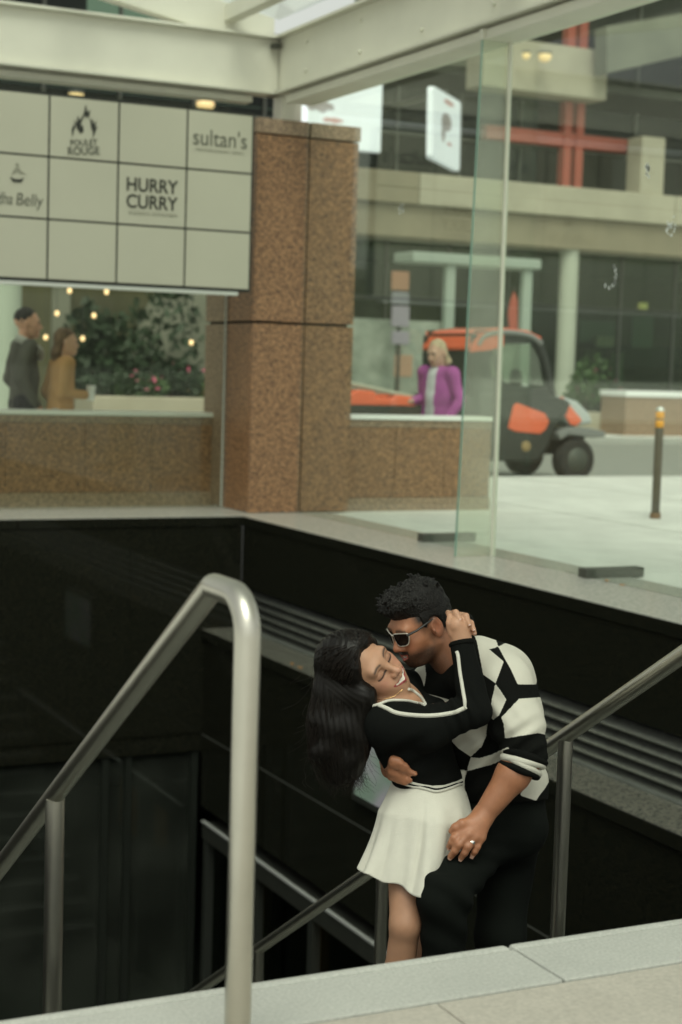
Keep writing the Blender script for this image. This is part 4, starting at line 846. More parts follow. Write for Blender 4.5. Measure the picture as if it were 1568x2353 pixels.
vb.etube(nb+(sp1-nb)*.35, sp1, sidem, (.10, .075), (.14, .095)); vb.etube(sp1, pel, sidem, (.15, .10), (.14, .10))
for a, b, c, r in ((shL, elL, wrL, 1), (shR, elR, wrR, 1)):
    vb.cap(a, b, .056, .050, .03); e2 = b+(c-b)*.3; vb.cap(b, e2, .047, .0495, .02); vb.cap(e2, c, .0495, .031, .02)
for a, b, c in ((hipL, knL, anL), (hipR, knR, anR)): vb.cap(a, b, .078, .054, .03); vb.cap(b, c, .052, .034, .02)
vb.cap(hm.p(-.028, 0, -.03), nb+(hm.o-nb)*.12, .056, .062, .02); vb.cap(hm.p(-.02, 0, -.05), J(1045, 1530, 5.06), .055, .055, .02)
head_sdf(vb, hm, True)
# left hand on the thigh
def handL():
    kn = [J(1061, 1912, 4.800), J(1078, 1917, 4.792), J(1093, 1924, 4.795), J(1107, 1924, 4.805)]
    pip = [J(1044, 1926, 4.790), J(1055, 1941, 4.780), J(1076, 1946, 4.782), J(1097, 1946, 4.795)]
    tip = [J(1033, 1946, 4.803), J(1036, 1969, 4.795), J(1060, 1972, 4.795), J(1086, 1966, 4.803)]
    vb.cap(wrL, (wrL+J(1090, 1900, 4.82))/2, .031, .030, .012)
    for q in kn: vb.cap(wrL+(q-wrL)*.12, q, .022, .0135, .016)
    for a, b, c, r in zip(kn, pip, tip, (.0118, .0122, .0116, .0102)):
        dip = (b+c)/2+TOCAM*.004; vb.chain([a, b, dip, c], [r*1.05, r, r*.92, r*.78], .0045, .010)
    vb.chain([J(1090, 1888, 4.82), J(1062, 1893, 4.80), J(1047, 1902, 4.80), J(1038, 1910, 4.805)], [.018, .0135, .0125, .0095], .006, .014)
    return [(tip[i], tip[i]-pip[i]) for i in range(4)]
ntips = handL()
# right hand round her waist
def onto(px_, py_, lift): return cast(tree_s, px_, py_, lift, J(px_, py_, 4.93))
for ks, r in ((((893, 1748), (908, 1752), (928, 1762), (955, 1777)), .0115), (((889, 1762), (904, 1767), (922, 1777), (944, 1790)), .0118), (((892, 1775), (904, 1780), (917, 1787), (934, 1797)), .0112), (((897, 1740), (908, 1742), (920, 1747), (934, 1756)), .0115)):
    a = J(*ks[0], 4.97); q = [onto(x, y, r*.85) for x, y in ks[1:]]
    vb.chain([wrR+(a-wrR)*.4, a]+q, [.022, r*1.35, r*1.1, r, r*.8], .008, .02)
v, f = vb.surf(); v = relax(v, f, 1, .35); lc = hm.loc(v); ff, ll, uu = lc[:, 0], lc[:, 1], lc[:, 2]; la = np.abs(ll)
SK = np.array([.385, .168, .087])
col = np.tile(SK, (len(v), 1))*(1+.09*vnoise(v, 60)[:, None]+.06*vnoise(v, 190)[:, None]); hd = np.linalg.norm(lc, axis=1) < .20
X_, Y_, D_ = proj_px(v)
nz1 = vnoise(v, 900)*.5+vnoise(v, 520)*.5
red = np.exp(-((ff-.085)**2+(la-.045)**2+(uu+.03)**2)/.0009)*hd; col = mixc(col, red*.35, (.36, .135, .085))
tipn = np.exp(-((ff-.118)**2+(ll)**2+(uu+.032)**2)/.0003)*hd; col = mixc(col, tipn*.4, (.36, .13, .09))
eark = (np.exp(-((ff+.012)**2/.0006+(uu+.004)**2/.0016))*(la > .074)*hd); col = mixc(col, eark*.5, (.37, .13, .08))
beard = soft(-uu, .035, .062)*soft(ff, -.032, .03)*hd; beard = np.maximum(beard, soft(-uu, -.015, .02)*np.exp(-((ff-.012)/.014)**2)*(la > .045)*hd*.55)
must = soft(-uu, .040, .047)*(ff > .075)*(la < .032)*soft(.064+uu+.0, -.001, .004)*hd; chin = soft(-uu, .078, .084)*(ff > .03)*hd
under = soft(-uu, .078, .10)*soft(ff, -.03, .04)*hd*(1-soft(-uu, .105, .14)); goat = np.exp(-((ff-.085)/.022)**2-(ll/.030)**2)*soft(-uu, .070, .082)*hd; goat = np.maximum(goat, np.exp(-((ff-.075)/.038)**4-(ll/.05)**4)*soft(-uu, .073, .082)*hd)
bd_ = np.clip(np.maximum.reduce([beard*.85, must, goat*.97, under*.55])+nz1*.10*beard, 0, 1); col = mixc(col, bd_, (.014, .011, .009))
mc = -.066+8*ll**2; lipm = (np.abs(uu-mc) < .0115-.22*la)*(la < .026)*(ff > .078)*hd; col = mixc(col, lipm.astype(float), (.30, .085, .065))
teeth = (np.abs(uu-mc-.0005) < .0038-.10*la)*(la < .020)*(ff > .078)*hd; col = mixc(col, teeth.astype(float), (.58, .54, .46))
brow = np.exp(-((uu-.024-.006*np.cos((la-.03)*60))/.005)**2)*(la > .010)*(la < .052)*(ff > .06)*hd; col = mixc(col, np.clip(brow, 0, 1)*.85, (.02, .016, .013))
scalp = np.clip(soft(uu, .010, .040)*soft(.058-ff, 0, .02)+soft(-ff, .030, .055)*soft(uu, -.055, -.03), 0, 1)*hd; side = soft(uu, -.02, .02)*soft(.046-ff, 0, .012)*soft(ff, .006, .016)*hd*.7
col = mixc(col, np.clip(np.maximum(scalp, side)+nz1*.1, 0, 1), (.012, .010, .008))
inn = (np.abs(uu-.0) < .02)*(la > .0795)*(ff > -.03)*hd
body = sdf_obj('body', v, f, skin_m, man, col)
nail_m = mat('nail', (.46, .27, .20), .35)
nails(ntips, .0105, nail_m, man, TOCAM)
ra, rb = J(1093, 1924, 4.795), J(1076, 1946, 4.782); rc = ra+(rb-ra)*.52; rt = nrmz(rb-ra); ru = nrmz(np.cross(rt, TOCAM)); rw = np.cross(rt, ru)
rg = MB()
for i in range(24):
    a0, a1 = 2*math.pi*i/24, 2*math.pi*(i+1)/24; e0 = ru*math.cos(a0)+rw*math.sin(a0); e1 = ru*math.cos(a1)+rw*math.sin(a1)
    rg.add([rc+e0*.0128-rt*.004, rc+e1*.0128-rt*.004, rc+e1*.0128+rt*.004, rc+e0*.0128+rt*.004], [(0, 1, 2, 3)])
o = rg.build('ring', mat('silver', (.75, .74, .70), .2, 1.0), None, label="silver wedding band on the man's left ring finger", cat='ring')
# hair
vh = Vol(hm.o-.19, hm.o+.19, .0034)
vh.ell(hm.p(-.018, 0, .066), (.090, .0765, .075), hm.R, .01); vh.ell(hm.p(.050, 0, .098), (.056, .060, .042), hm.R, .02); vh.ell(hm.p(-.012, 0, .100), (.074, .062, .040), hm.R, .02)
for i in range(760):
    d = RNG.normal(size=3); d[2] = abs(d[2])*1.1+.12; d /= np.linalg.norm(d)
    if RNG.random() < .5: c = np.array([.047, 0, .095])+d*np.array([.056, .058, .044])
    else: c = np.array([-.012, 0, .069])+d*np.array([.090, .069, .074])
    if c[2] < .050+.25*max(0, c[0]-.05) or (c[0] > .09 and c[2] < .075): continue
    vh.cap(hm.p(*c), hm.p(*(c+RNG.normal(size=3)*.010)), RNG.uniform(.0045, .0075), RNG.uniform(.003, .005), .002)
vs_ = Vol(hm.o-.17, hm.o+.17, .0036); vs_.ell(hm.p(-.013, 0, .030), (.1005, .0785, .097), hm.R, 0)
vs_.plane(hm.p(.030, 0, 0), Fm); vs_.plane(hm.p(-.06, 0, -.035), nrmz(-Um+.55*Fm)); 
vs_.ell(hm.p(-.006, .08, -.005), (.026, .03, .040), hm.R, .004, True); vs_.ell(hm.p(-.006, -.08, -.005), (.026, .03, .040), hm.R, .004, True)
for i in range(900):
    d = RNG.normal(size=3); d /= np.linalg.norm(d); c = np.array([-.013, 0, .030])+d*np.array([.1005, .0785, .097])
    if c[0] > .030 or c[2] < .0-.55*c[0]-.02 or c[2] > .085 or (c[0] > -.035 and c[2] < .040): continue
    vs_.cap(hm.p(*c), hm.p(*(c+np.array([-.004, 0, -.008])+RNG.normal(size=3)*.002)), .0042, .0026, .0015)
v1, f1 = vs_.surf(); v2, f2 = vh.surf()
v = np.concatenate([v1, v2]); f = np.concatenate([f1, f2+len(v1)]); nn_ = normals(v, f); v = v+nn_*(.0012*vnoise(v, 700))[:, None]
sdf_obj('hair', v, f, hair_v, body, np.tile([.0075, .007, .006], (len(v), 1))*(1+.5*vnoise(v, 260)[:, None]))
ck = MB()
for i in range(5200):
    d = RNG.normal(size=3); d[2] = abs(d[2])*1.1+.05; d /= np.linalg.norm(d)
    if RNG.random() < .5: c = np.array([.047, 0, .095])+d*np.array([.058, .060, .046])
    else: c = np.array([-.012, 0, .066])+d*np.array([.092, .072, .077])
    if c[2] < .046+.25*max(0, c[0]-.05) or (c[0] > .09 and c[2] < .072): continue
    sz = .6+.5*soft(np.array([c[2]]), .05, .10)[0]; n0 = nrmz(c-np.array([.0, 0, .05])); t0 = nrmz(np.cross(n0, RNG.normal(size=3))); b0 = np.cross(n0, t0); R0 = RNG.uniform(.0035, .0075)*sz; ph = RNG.uniform(0, 6.28); dv = RNG.uniform(.5, 1.3)
    pts = [c+n0*(R0*.6*math.sin(ph+k*.75)+.0045)+t0*(R0*math.cos(ph+k*.75))+b0*((k-4)*R0*.28*dv) for k in range(9)]
    ck.tube([hm.p(*q) for q in pts], [.0008, .0011, .0012, .0012, .0012, .0012, .0011, .0009, .0005], 3, cap=False)
for i in range(1500):
    d = RNG.normal(size=3); d /= np.linalg.norm(d); c = np.array([-.013, 0, .030])+d*np.array([.1010, .0790, .0975])
    if c[0] > .036 or c[2] < .0-.55*c[0]-.02 or c[2] > .09 or (c[0] > -.035 and c[2] < .036): continue
    e = c+np.array([-.006, 0, -.010])+RNG.normal(size=3)*.002; e = e+nrmz(e-np.array([-.013, 0, .03]))*.002; ck.tube([hm.p(*c), hm.p(*((c+e)/2+nrmz(d)*.0015)), hm.p(*e)], [.0008, .0008, .0004], 3, cap=False)
cm = ck.mesh('curls', rootloc(man)); ok = obj('curls', cm, mat('curl_hair', (.013, .012, .010), .38, spec=.4), body, kind='stuff')
for p in cm.polygons: p.use_smooth = True
# sunglasses (worn: a thing of their own)
gls = thing('sunglasses', 'black sunglasses with pale rims worn by the man', 'sunglasses', tuple(hm.p(.11, 0, 0)))
lens_m = mat('dark_lens', (.006, .005, .005), .12, spec=.3); rim_m = mat('pale_rim', (.60, .57, .50), .3, .4); gblk = mat('glasses_black', (.015, .015, .014), .3)
def lens_pts(s_, gr):
    o2 = []
    for x, y in ((-.026, .015), (-.018, .020), (.016, .020), (.027, .016), (.027, .002), (.020, -.016), (.010, -.022), (-.010, -.022), (-.021, -.015), (-.026, 0)):
        l_ = .0335+x*gr; o2.append(hm.p(.1065-2.2*max(0, l_-.02)**1.5*1.2, s_*l_, .004+y*gr))
    return o2
for s_ in (-1, 1):
    MB().prism(lens_pts(s_, .97), Fm*.003).build('lens', lens_m, gls); q = lens_pts(s_, 1.0); q = [p+Fm*.0015 for p in q]; q = smoothpath(q+[q[0]], 3)
    MB().tube(q, .0018, 8, cap=False).build('rim', rim_m, gls, smooth=True)
    MB().tube([hm.p(.093, s_*.0635, .018), hm.p(.06, s_*.0750, .020), hm.p(.012, s_*.0790, .026), hm.p(-.006, s_*.0780, .028)], [.0038, .0038, .003, .002], 8).build('temple', gblk, gls, smooth=True)
MB().tube([hm.p(.106, -.010, .016), hm.p(.111, 0, .018), hm.p(.106, .010, .016)], .0028, 8).build('bridge', rim_m, gls, smooth=True)
# trousers
lo, hi = bounds([hipL, hipR, knL, knR, anL, anR, pel], .15)
vt = Vol(lo, hi, .007)
vt.etube(J(1140, 1835, 5.15), J(1145, 1900, 5.13), sidem, (.165, .125), (.175, .130))
vt.cap(hipL, knL, .100, .074, .04); vt.cap(knL, anL, .073, .058, .03); vt.cap(hipR, knR, .100, .076, .04); vt.cap(knR, anR, .074, .060, .03)
vt.plane(anL+(0, 0, .02), (0, 0, -1)) if False else None
v, f = vt.surf(); n_ = normals(v, f); fold = .006*np.sin((v-knL)@np.array([55, 30, 70.]) + 3*vnoise(v, 9))*np.exp(-np.linalg.norm(v-knL, axis=1)**2/.03)+.005*vnoise(v, 24)+.005*np.sin((v-knL)@np.array([20, 40, 95.])+4*vnoise(v, 7))*np.exp(-np.linalg.norm(v-(hipL+knL)/2, axis=1)**2/.02)
v = v+n_*fold[:, None]; sdf_obj('trousers', v, f, cloth_m, man, np.tile([.0065, .0080, .0066], (len(v), 1))*(1+.25*vnoise(v, 15)[:, None]))
shoe_m = mat('black_shoe', (.012, .012, .012), .4)
for a, nm in ((anL, 0), (anR, 1)):
    d = nrmz(cdir(-.9, 0, -.4)*(1, 1, 0)); vsn = Vol(a-.24, a+.24, .009); b0 = a+(0, 0, -.055); vsn.etube(b0-d*.05, b0+d*.15, np.cross(d, (0, 0, 1)), (.042, .040), (.046, .030)); vsn.cap(a+(0, 0, .05), a+(0, 0, -.05), .045, .045); vsn.plane(a+(0, 0, -.085), (0, 0, -1)); v, f = vsn.surf(); sdf_obj('shoe', v, f, shoe_m, man)
# sweater
lo, hi = bounds([shL, shR, elL, elR, nb, wst, J(1205, 1770, 4.85)], .16); fl_, fh_ = lo, hi
vw = Vol(lo, hi, .0046)
vw.etube(J(1070, 1560, 5.10), J(1118, 1660, 5.12), sidem, (.150, .105), (.185, .135), .05); vw.etube(J(1118, 1660, 5.12), J(1140, 1825, 5.13), sidem, (.185, .135), (.165, .130), .05)
vw.cap(J(1085, 1545, 5.10), shL, .065, .080, .05); vw.cap(J(1045, 1560, 5.12), shR, .06, .075, .05)
vw.cap(J(1098, 1503, 5.09), J(1150, 1545, 5.02), .048, .07, .04); vw.cap(J(1098, 1503, 5.09), J(1060, 1560, 5.0), .035, .04, .04)
el2 = J(1203, 1752, 4.855)
vw.cap(shL, J(1190, 1665, 4.90), .082, .076, .05); vw.cap(J(1190, 1665, 4.90), J(1209, 1730, 4.86), .076, .066, .03)
vw.cap(shR, elR, .075, .062, .04); vw.cap(elR, wrR+(elR-wrR)*.2, .06, .045, .03)
vw.etube(J(1140, 1800, 5.12), J(1143, 1835, 5.12), sidem, (.175, .135), (.170, .130), .02)
vw.ell(J(1190, 1500, 5.16)*.0+J(1165, 1560, 5.10), (.09, .09, .10), None, .06)
# arm opening and neck opening
vw.cap(J(1203, 1762, 4.853), J(1180, 1792, 4.85), .058, .058, .004, True)
vw.plane(J(1143, 1838, 5.12), nrmz(pel-wst), .004)
vw.cap(J(1058, 1548, 5.08), hm.p(-.025, 0, -.06), .053, .058, .006, True)
v, f = vw.surf(); v = relax(v, f, 1, .4); n_ = normals(v, f); X_, Y_, D_ = proj_px(v)
fold = .006*vnoise(v, 24)+.008*np.sin((Y_-1700)*.15+(X_-1180)*.08+2*vnoise(v, 14))*np.exp(-((X_-1205)**2+(Y_-1715)**2)/2600)+.008*np.sin((X_+Y_*1.4)*.085)*np.exp(-((X_-1080)**2+(Y_-1760)**2)/5200)+.005*np.sin((X_*1.2-Y_)*.09)*np.exp(-((X_-1120)**2+(Y_-1640)**2)/4200)
v = v+n_*fold[:, None]; X_, Y_, D_ = proj_px(v); jig = .5*np.sin(Y_*1.1)+.5*np.sin(X_*.9+Y_*.4)
def c1(p): return [(x/2.328+673.6, y/2.328+1286.0) for x, y in p]
WH = [[(960, 380), (1085, 425), (1099, 466), (1050, 480), (1127, 545), (1085, 662), (1018, 615), (985, 440)],
      [(1099, 466), (1150, 440), (1260, 510), (1320, 600), (1300, 668), (1203, 668), (1165, 585), (1128, 520)],
      [(1115, 845), (1210, 745), (1340, 735), (1370, 940), (1310, 928), (1135, 957), (1128, 880)],
      [(1083, 665), (1110, 700), (1142, 750), (1105, 830), (1072, 858), (1050, 830), (1065, 750)],
      [(840, 962), (1030, 868), (1046, 835), (1033, 945), (1010, 1000), (952, 1055), (885, 1010)],
      [(942, 1090), (952, 1058), (1000, 1062), (1060, 1045), (1150, 1003), (1180, 1048), (1060, 1098), (932, 1132)],
      [(880, 1128), (930, 1131), (918, 1180), (922, 1240), (936, 1290), (930, 1340), (880, 1340)],
      [(630, 600), (670, 555), (706, 560), (713, 620), (697, 700), (660, 690), (640, 660)],
      [(690, 712), (760, 728), (890, 765), (925, 790), (800, 800), (700, 790)],
      [(1330, 1100), (1400, 1150), (1300, 1290), (1215, 1262), (1250, 1180), (1300, 1120)]]
def poly_sd(x, y, poly):
    d = np.full(len(x), 1e9)
    for i in range(len(poly)):
        (x1, y1), (x2, y2) = poly[i], poly[(i+1) % len(poly)]; t = np.clip(((x-x1)*(x2-x1)+(y-y1)*(y2-y1))/((x2-x1)**2+(y2-y1)**2), 0, 1)
        d = np.minimum(d, np.hypot(x-x1-t*(x2-x1), y-y1-t*(y2-y1)))
    return np.where(in_poly(x, y, poly), d, -d)
def rounded(p, n=4): return [(q[0], q[1]) for q in smoothpath([(x, y, 0) for x, y in p+[p[0]]], n)[:-1]]
sdp = np.max([poly_sd(X_+jig, Y_+jig*.6, c1(p)) for p in WH], axis=0)
WHT, BLK = np.array([.60, .585, .50]), np.array([.0065, .007, .006])
check_m = mat('checked_knit', tuple(WHT), .95, bump=(420, .35), spec=.08)
nn2 = check_m.node_tree.nodes; ll2 = check_m.node_tree.links; at = nn2.new('ShaderNodeAttribute'); at.attribute_name = 'pattern'; mr = nn2.new('ShaderNodeMapRange'); mr.inputs[1].default_value = -.7; mr.inputs[2].default_value = .7
mx = nn2.new('ShaderNodeMixRGB'); mx.inputs[1].default_value = (*BLK, 1); mx.inputs[2].default_value = (*WHT, 1); ll2.new(at.outputs['Fac'], mr.inputs[0]); ll2.new(mr.outputs[0], mx.inputs[0]); ll2.new(mx.outputs[0], bsdf(check_m).inputs['Base Color'])
swm = sdf_obj('sweater', v, f, check_m, man)
pa = swm.data.attributes.new('pattern', 'FLOAT', 'POINT'); pa.data.foreach_set('value', np.clip(sdp, -8, 8).astype(np.float32))
# rolled cuff
ca, cb_ = J(1208, 1736, 4.856), J(1197, 1764, 4.85); ct = nrmz(cb_-ca); cu_ = nrmz(np.cross(ct, TOCAM)); cw = np.cross(ct, cu_)
def cuff(t, R, r, m_, nm, ecc=1.0, tilt=0):
    c = ca+(cb_-ca)*t; path = [c+(cu_*math.cos(a)*R+cw*math.sin(a)*R*ecc)+ct*tilt*math.cos(a) for a in np.linspace(0, 2*math.pi, 40)]
    MB().tube(path, [r*(1+.12*math.sin(3*i*.16)+.08*math.sin(i*.7)) for i in range(40)], 10, cap=False).build(nm, m_, swm, smooth=True)
knw = mat('knit_white', (.60, .585, .50), .92, bump=(420, .35)); knb = mat('knit_black', (.0065, .007, .006), .95, bump=(420, .35), spec=.08)
cuff(.10, .058, .013, knb, 'cuff', 1, .004); cuff(.50, .057, .012, knw, 'cuff', 1, .010); cuff(.82, .056, .0105, knw, 'cuff', 1, -.004); cuff(1.22, .054, .011, knb, 'cuff', 1, .002)
# white hem flap hanging below the sleeve
hp = [J(x, y, 5.0) for x, y in ((1250, 1752), (1238, 1790), (1226, 1808), (1223, 1830), (1200, 1828), (1212, 1795), (1230, 1765))]
MB().prism(hp, -TOCAM*.03).build('hem_flap', knw, swm, bevel=.006)
hp = [J(x, y, 5.0) for x, y in ((1054, 1772), (1072, 1772), (1068, 1800), (1069, 1820), (1075, 1840), (1068, 1855), (1060, 1835), (1056, 1805))]
MB().prism(hp, -TOCAM*.03).build('hem_flap', knw, swm, bevel=.006)
# ---- woman
Ui, Vi, Fz = nrmz(cdir(-.743, -.67, 0)), nrmz(cdir(.67, -.743, 0)), cdir(0, 0, -1)
pch, yaw = math.radians(27), math.radians(37)
F1 = math.cos(pch)*Fz-math.sin(pch)*Ui; Uw = math.cos(pch)*Ui+math.sin(pch)*Fz; Fw = math.cos(yaw)*F1+math.sin(yaw)*Vi; Lw = math.cos(yaw)*Vi-math.sin(yaw)*F1
SCW = 1.0
hw = Frame(Fw, Lw, Uw, J(884, 1530, 4.84)-Fw*.088*SCW-Uw*.002*SCW, SCW)
woman = thing('person', 'long-haired woman in a black top and white skirt leaning back in his arms', 'person', tuple(J(930, 2360, 4.95)))
lo, hi = bounds([hw.o, wsR, wsL, weR, weL, wwR, wwL, wkR, waR, waL, wp, J(1090, 1410, 4.9)], .13)
ml_, mh_ = bounds([hw.p(.09, 0, -.064)], .036); hl_, hh_ = bounds([hw.o], .13); gl_, gh_ = bounds([J(1030, 1400, 4.9), J(1095, 1475, 4.86)], .02)
vb = Vol(lo, hi, .0085, [(hl_, hh_, .0028), (gl_, gh_, .0035), (ml_, mh_, .0016)])
vb.etube(wn+(wc-wn)*.25, wc, sidew, (.115, .072), (.125, .085)); vb.etube(wc, ww_, sidew, (.125, .085), (.108, .083)); vb.etube(ww_, wp, sidew, (.108, .083), (.140, .105))
vb.cap(hw.p(-.022, 0, -.035), wn+(hw.o-wn)*.12, .046, .050, .02); vb.cap(wn, wsR, .045, .045, .04); vb.cap(wn, wsL, .045, .045, .04); vb.ell(J(930, 1617, 4.94), (.055, .055, .05), None, .05); vb.ell(J(895, 1612, 4.93), (.055, .055, .035), None, .05)
for a, b, c in ((wsR, weR, wwR), (wsL, weL, wwL)): vb.cap(a, b, .042, .036, .02); vb.cap(b, c, .034, .023, .02)
for a, b, c in ((whR, wkR, waR), (whL, wkL, waL)):
    vb.cap(a, b, .076, .046, .03); m1 = b+(c-b)*.32; vb.cap(b, m1, .043, .046, .02); vb.cap(m1, c, .046, .028, .02)
    d = nrmz(cdir(.8, 0, -.6)*(1, 1, 0)); vb.cap(c, c+d*.14-(0, 0, .045), .030, .022, .02)
head_sdf(vb, hw, False)
# right hand behind his neck; the fingers of the left hand lie over it
pc = J(1050, 1436, 4.875)
vb.cap(wwR, pc, .025, .022, .02); vb.cap(wwR, J(1064, 1446, 4.88), .023, .02, .02); vb.cap(wwR, J(1036, 1440, 4.885), .02, .013, .015)
for a, b, c in ((J(1038, 1424, 4.885), J(1034, 1412, 4.92), J(1030, 1408, 4.96)), (J(1048, 1420, 4.88), J(1047, 1410, 4.92), J(1044, 1407, 4.97)), (J(1060, 1424, 4.88), J(1062, 1415, 4.92), J(1058, 1412, 4.97)), (J(1070, 1433, 4.885), J(1072, 1426, 4.92), J(1068, 1424, 4.97))):
    vb.chain([pc, a, b, c], [.016, .0105, .0095, .0085], .006, .012)
vb.chain([J(1040, 1455, 4.88), J(1033, 1432, 4.878), J(1033, 1414, 4.885)], [.013, .0095, .0075], .005)
wt = []
for a, b, c in ((J(1040, 1412, 4.93), J(1048, 1408, 4.875), J(1057, 1423, 4.862)), (J(1064, 1415, 4.93), J(1071, 1416, 4.875), J(1079, 1435, 4.862)), (J(1076, 1430, 4.93), J(1082, 1432, 4.88), J(1089, 1447, 4.868)), (J(1082, 1445, 4.93), J(1086, 1446, 4.89), J(1091, 1456, 4.878))):
    vb.chain([a, b, c], [.0105, .0098, .0072], .004); wt.append((c, c-b))
v, f = vb.surf(); v = relax(v, f, 1, .35); lc = hw.loc(v); ff, ll, uu = lc[:, 0], lc[:, 1], lc[:, 2]; la = np.abs(ll); hd = np.linalg.norm(lc, axis=1) < .19
SKW = np.array([.47, .258, .158])
col = np.tile(SKW, (len(v), 1))*(1+.05*vnoise(v, 50)[:, None]+.04*vnoise(v, 170)[:, None]); X_, Y_, D_ = proj_px(v)
blush = np.exp(-((ff-.075)**2+(la-.044)**2+(uu+.028)**2)/.0006)*hd; col = mixc(col, blush*.5, (.50, .185, .135))
col = mixc(col, np.exp(-((ff-.118)**2+ll**2+(uu+.032)**2)/.0003)*hd*.3, (.50, .20, .15))
mc = -.067+9*ll**2
lipm = (uu-mc < .0105-.22*la)*(uu-mc > -.0145+.27*la)*(la < .038)*(ff > .070)*hd; col = mixc(col, lipm.astype(float), (.30, .045, .050))
teeth = (uu-mc < .0042-.06*la)*(uu-mc > -.0062+.14*la)*(la < .0300)*(ff > .072)*hd; col = mixc(col, teeth.astype(float), (.72, .67, .57))
bu = .0225+.0075*np.cos((la-.034)*62); brow = np.exp(-((uu-bu)/.0038)**2)*soft(la, .010, .016)*(1-soft(la, .046, .054))*(ff > .055)*hd; col = mixc(col, np.clip(brow*1.1, 0, 1)*.9, (.022, .015, .011))
et = la-.0315; lash = np.exp(-((uu+.0075-11*et**2)/.0030)**2)*(np.abs(et) < .0195)*(ff > .055)*hd; col = mixc(col, np.clip(lash*1.25, 0, 1), (.012, .008, .007))
lid = np.exp(-((uu-.004)/.006)**2)*(np.abs(et) < .018)*(ff > .055)*hd; col = mixc(col, lid*.35, (.20, .09, .055))
wbody = sdf_obj('body', v, f, skin_m, woman, col); tree_b = bvh(v, f); BODYV, BODYF = v, f
nails(wt, .0072, mat('pale_nail', (.56, .38, .33), .25), woman, TOCAM)
# top
v, f, n_, X_, Y_, D_ = TOPD
kill = in_poly(X_, Y_, neck) & (D_ < 5.02); fk = kill[f].all(1); f2 = f[~fk]
used = np.unique(f2); rem = np.full(len(v), -1); rem[used] = np.arange(len(used))
top = sdf_obj('top', v[used], rem[f2], knit_m, woman, np.tile([.0062, .0070, .0062], (len(used), 1)))
trim = mat('trim_white', (.62, .61, .53), .9, bump=(420, .3))
def ribbon(pts, r, name='trim', lift=.002, n=6, tree=None, m_=None):
    p = drape(tree or tree_s, pts, lift, n)
    if len(p) > 3: MB().tube(p, r, 8).build(name, m_ or trim, top, smooth=True)

tree_bt = bvh(np.concatenate([BODYV, v]), np.concatenate([BODYF, f2+len(BODYV)]))
ribbon([(838, 1628), (868, 1621), (893, 1612), (918, 1611), (942, 1613), (962, 1617), (977, 1622)], .0042, tree=tree_bt, lift=.003)
ribbon([(938, 1583), (946, 1587), (957, 1595), (967, 1604), (978, 1620)], .0045, tree=tree_bt, lift=.003)
r2 = lambda p: [(x/3.2+827, y/3.2+1531) for x, y in p]
ribbon(r2([(140, 287), (200, 312), (262, 342), (330, 355), (400, 362), (480, 366), (560, 363), (640, 352), (700, 340), (740, 322), (768, 310), (786, 298)]), .0066, lift=.001)
ribbon([(1070, 1622), (1069, 1612), (1066, 1596), (1062, 1570), (1058, 1545), (1055, 1520), (1053, 1505), (1050, 1497)], .0055, lift=.001)
sk_h = [(915, 1796), (940, 1804), (964, 1811), (985, 1816), (1004, 1820), (1030, 1814), (1050, 1806), (1060, 1801)]
# skirt
skm = mat('cream_skirt', (.66, .645, .555), .88, bump=(360, .25), noise=(30, .03))
NA, NH = 220, 60; wc0 = J(987, 1780, 4.99); wh0 = J(960, 2040, 4.955); t_ = nrmz(wh0-wc0); u_ = nrmz(sidew-t_*(sidew@t_)); w_ = np.cross(t_, u_)
if w_@cdir(1, 0, 0) < 0: w_ = -w_
sv = []; sf = []
camr, camd = cdir(1, 0, 0), cdir(0, 1, 0)
for j in range(NH):
    h_ = j/(NH-1); c = wc0+(wh0-wc0)*h_+camr*(.012*math.sin(h_*3.1))
    for i in range(NA):
        a = 2*math.pi*i/NA; ru_ = .092+.018*min(1, h_*9)+.038*min(1, h_*2.6)+.040*h_; rw_ = (.080+.018*min(1, h_*9)+.045*min(1, h_*2.6)+.035*h_)*(1-.25*h_*max(0, math.sin(a)))
        pl_ = .75*math.sin(5*a+1.6*math.sin(2*a+.5))+.5*math.sin(9*a+2.2*math.sin(3*a))+.16*math.sin(17*a+1.5*math.sin(4*a)+5*h_); amp = .017*max(0, h_-.22)
        sharp = -.011*max(0, math.cos(4*a+.5+.9*math.sin(a*2)))**16*min(1, max(0, h_-.16-.06*math.sin(5*a))*3.2)*(1-.45*h_)-.006*max(0, math.cos(6.5*a+2.0+.7*math.sin(3*a)))**14*max(0, h_-.35)*1.6
        q = c+u_*math.cos(a)*(ru_+amp*pl_*1.3+sharp)+w_*math.sin(a)*(rw_+amp*pl_*1.3+sharp)+t_*(h_*.006*math.sin(5*a+1.0)+.005*h_*math.sin(11*a))
        q = q-camd*(h_**2*.040*soft(np.array([-(q-c)@camr]), .03, .15)[0]); sv.append(q)
for j in range(NH-1):
    for i in range(NA): sf.append((j*NA+i, j*NA+(i+1) % NA, (j+1)*NA+(i+1) % NA, (j+1)*NA+i))
sv, sf = np.array(sv), np.array(sf)
skirt = sdf_obj('skirt', sv, sf, skm, woman); so = skirt.modifiers.new('thick', 'SOLIDIFY'); so.thickness = .003
tree_k = bvh(np.concatenate([sv, v]), np.concatenate([sf, f+len(sv)]))
cq = wwR+(weR-wwR)*.015; ctt = nrmz(weR-wwR); cuu = nrmz(np.cross(ctt, TOCAM)); cww = np.cross(ctt, cuu)
MB().tube([cq+cuu*math.cos(a)*.0325+cww*math.sin(a)*.0325 for a in np.linspace(0, 6.2832, 30)], .0085, 8, cap=False).build('cuff', knb, top, smooth=True)
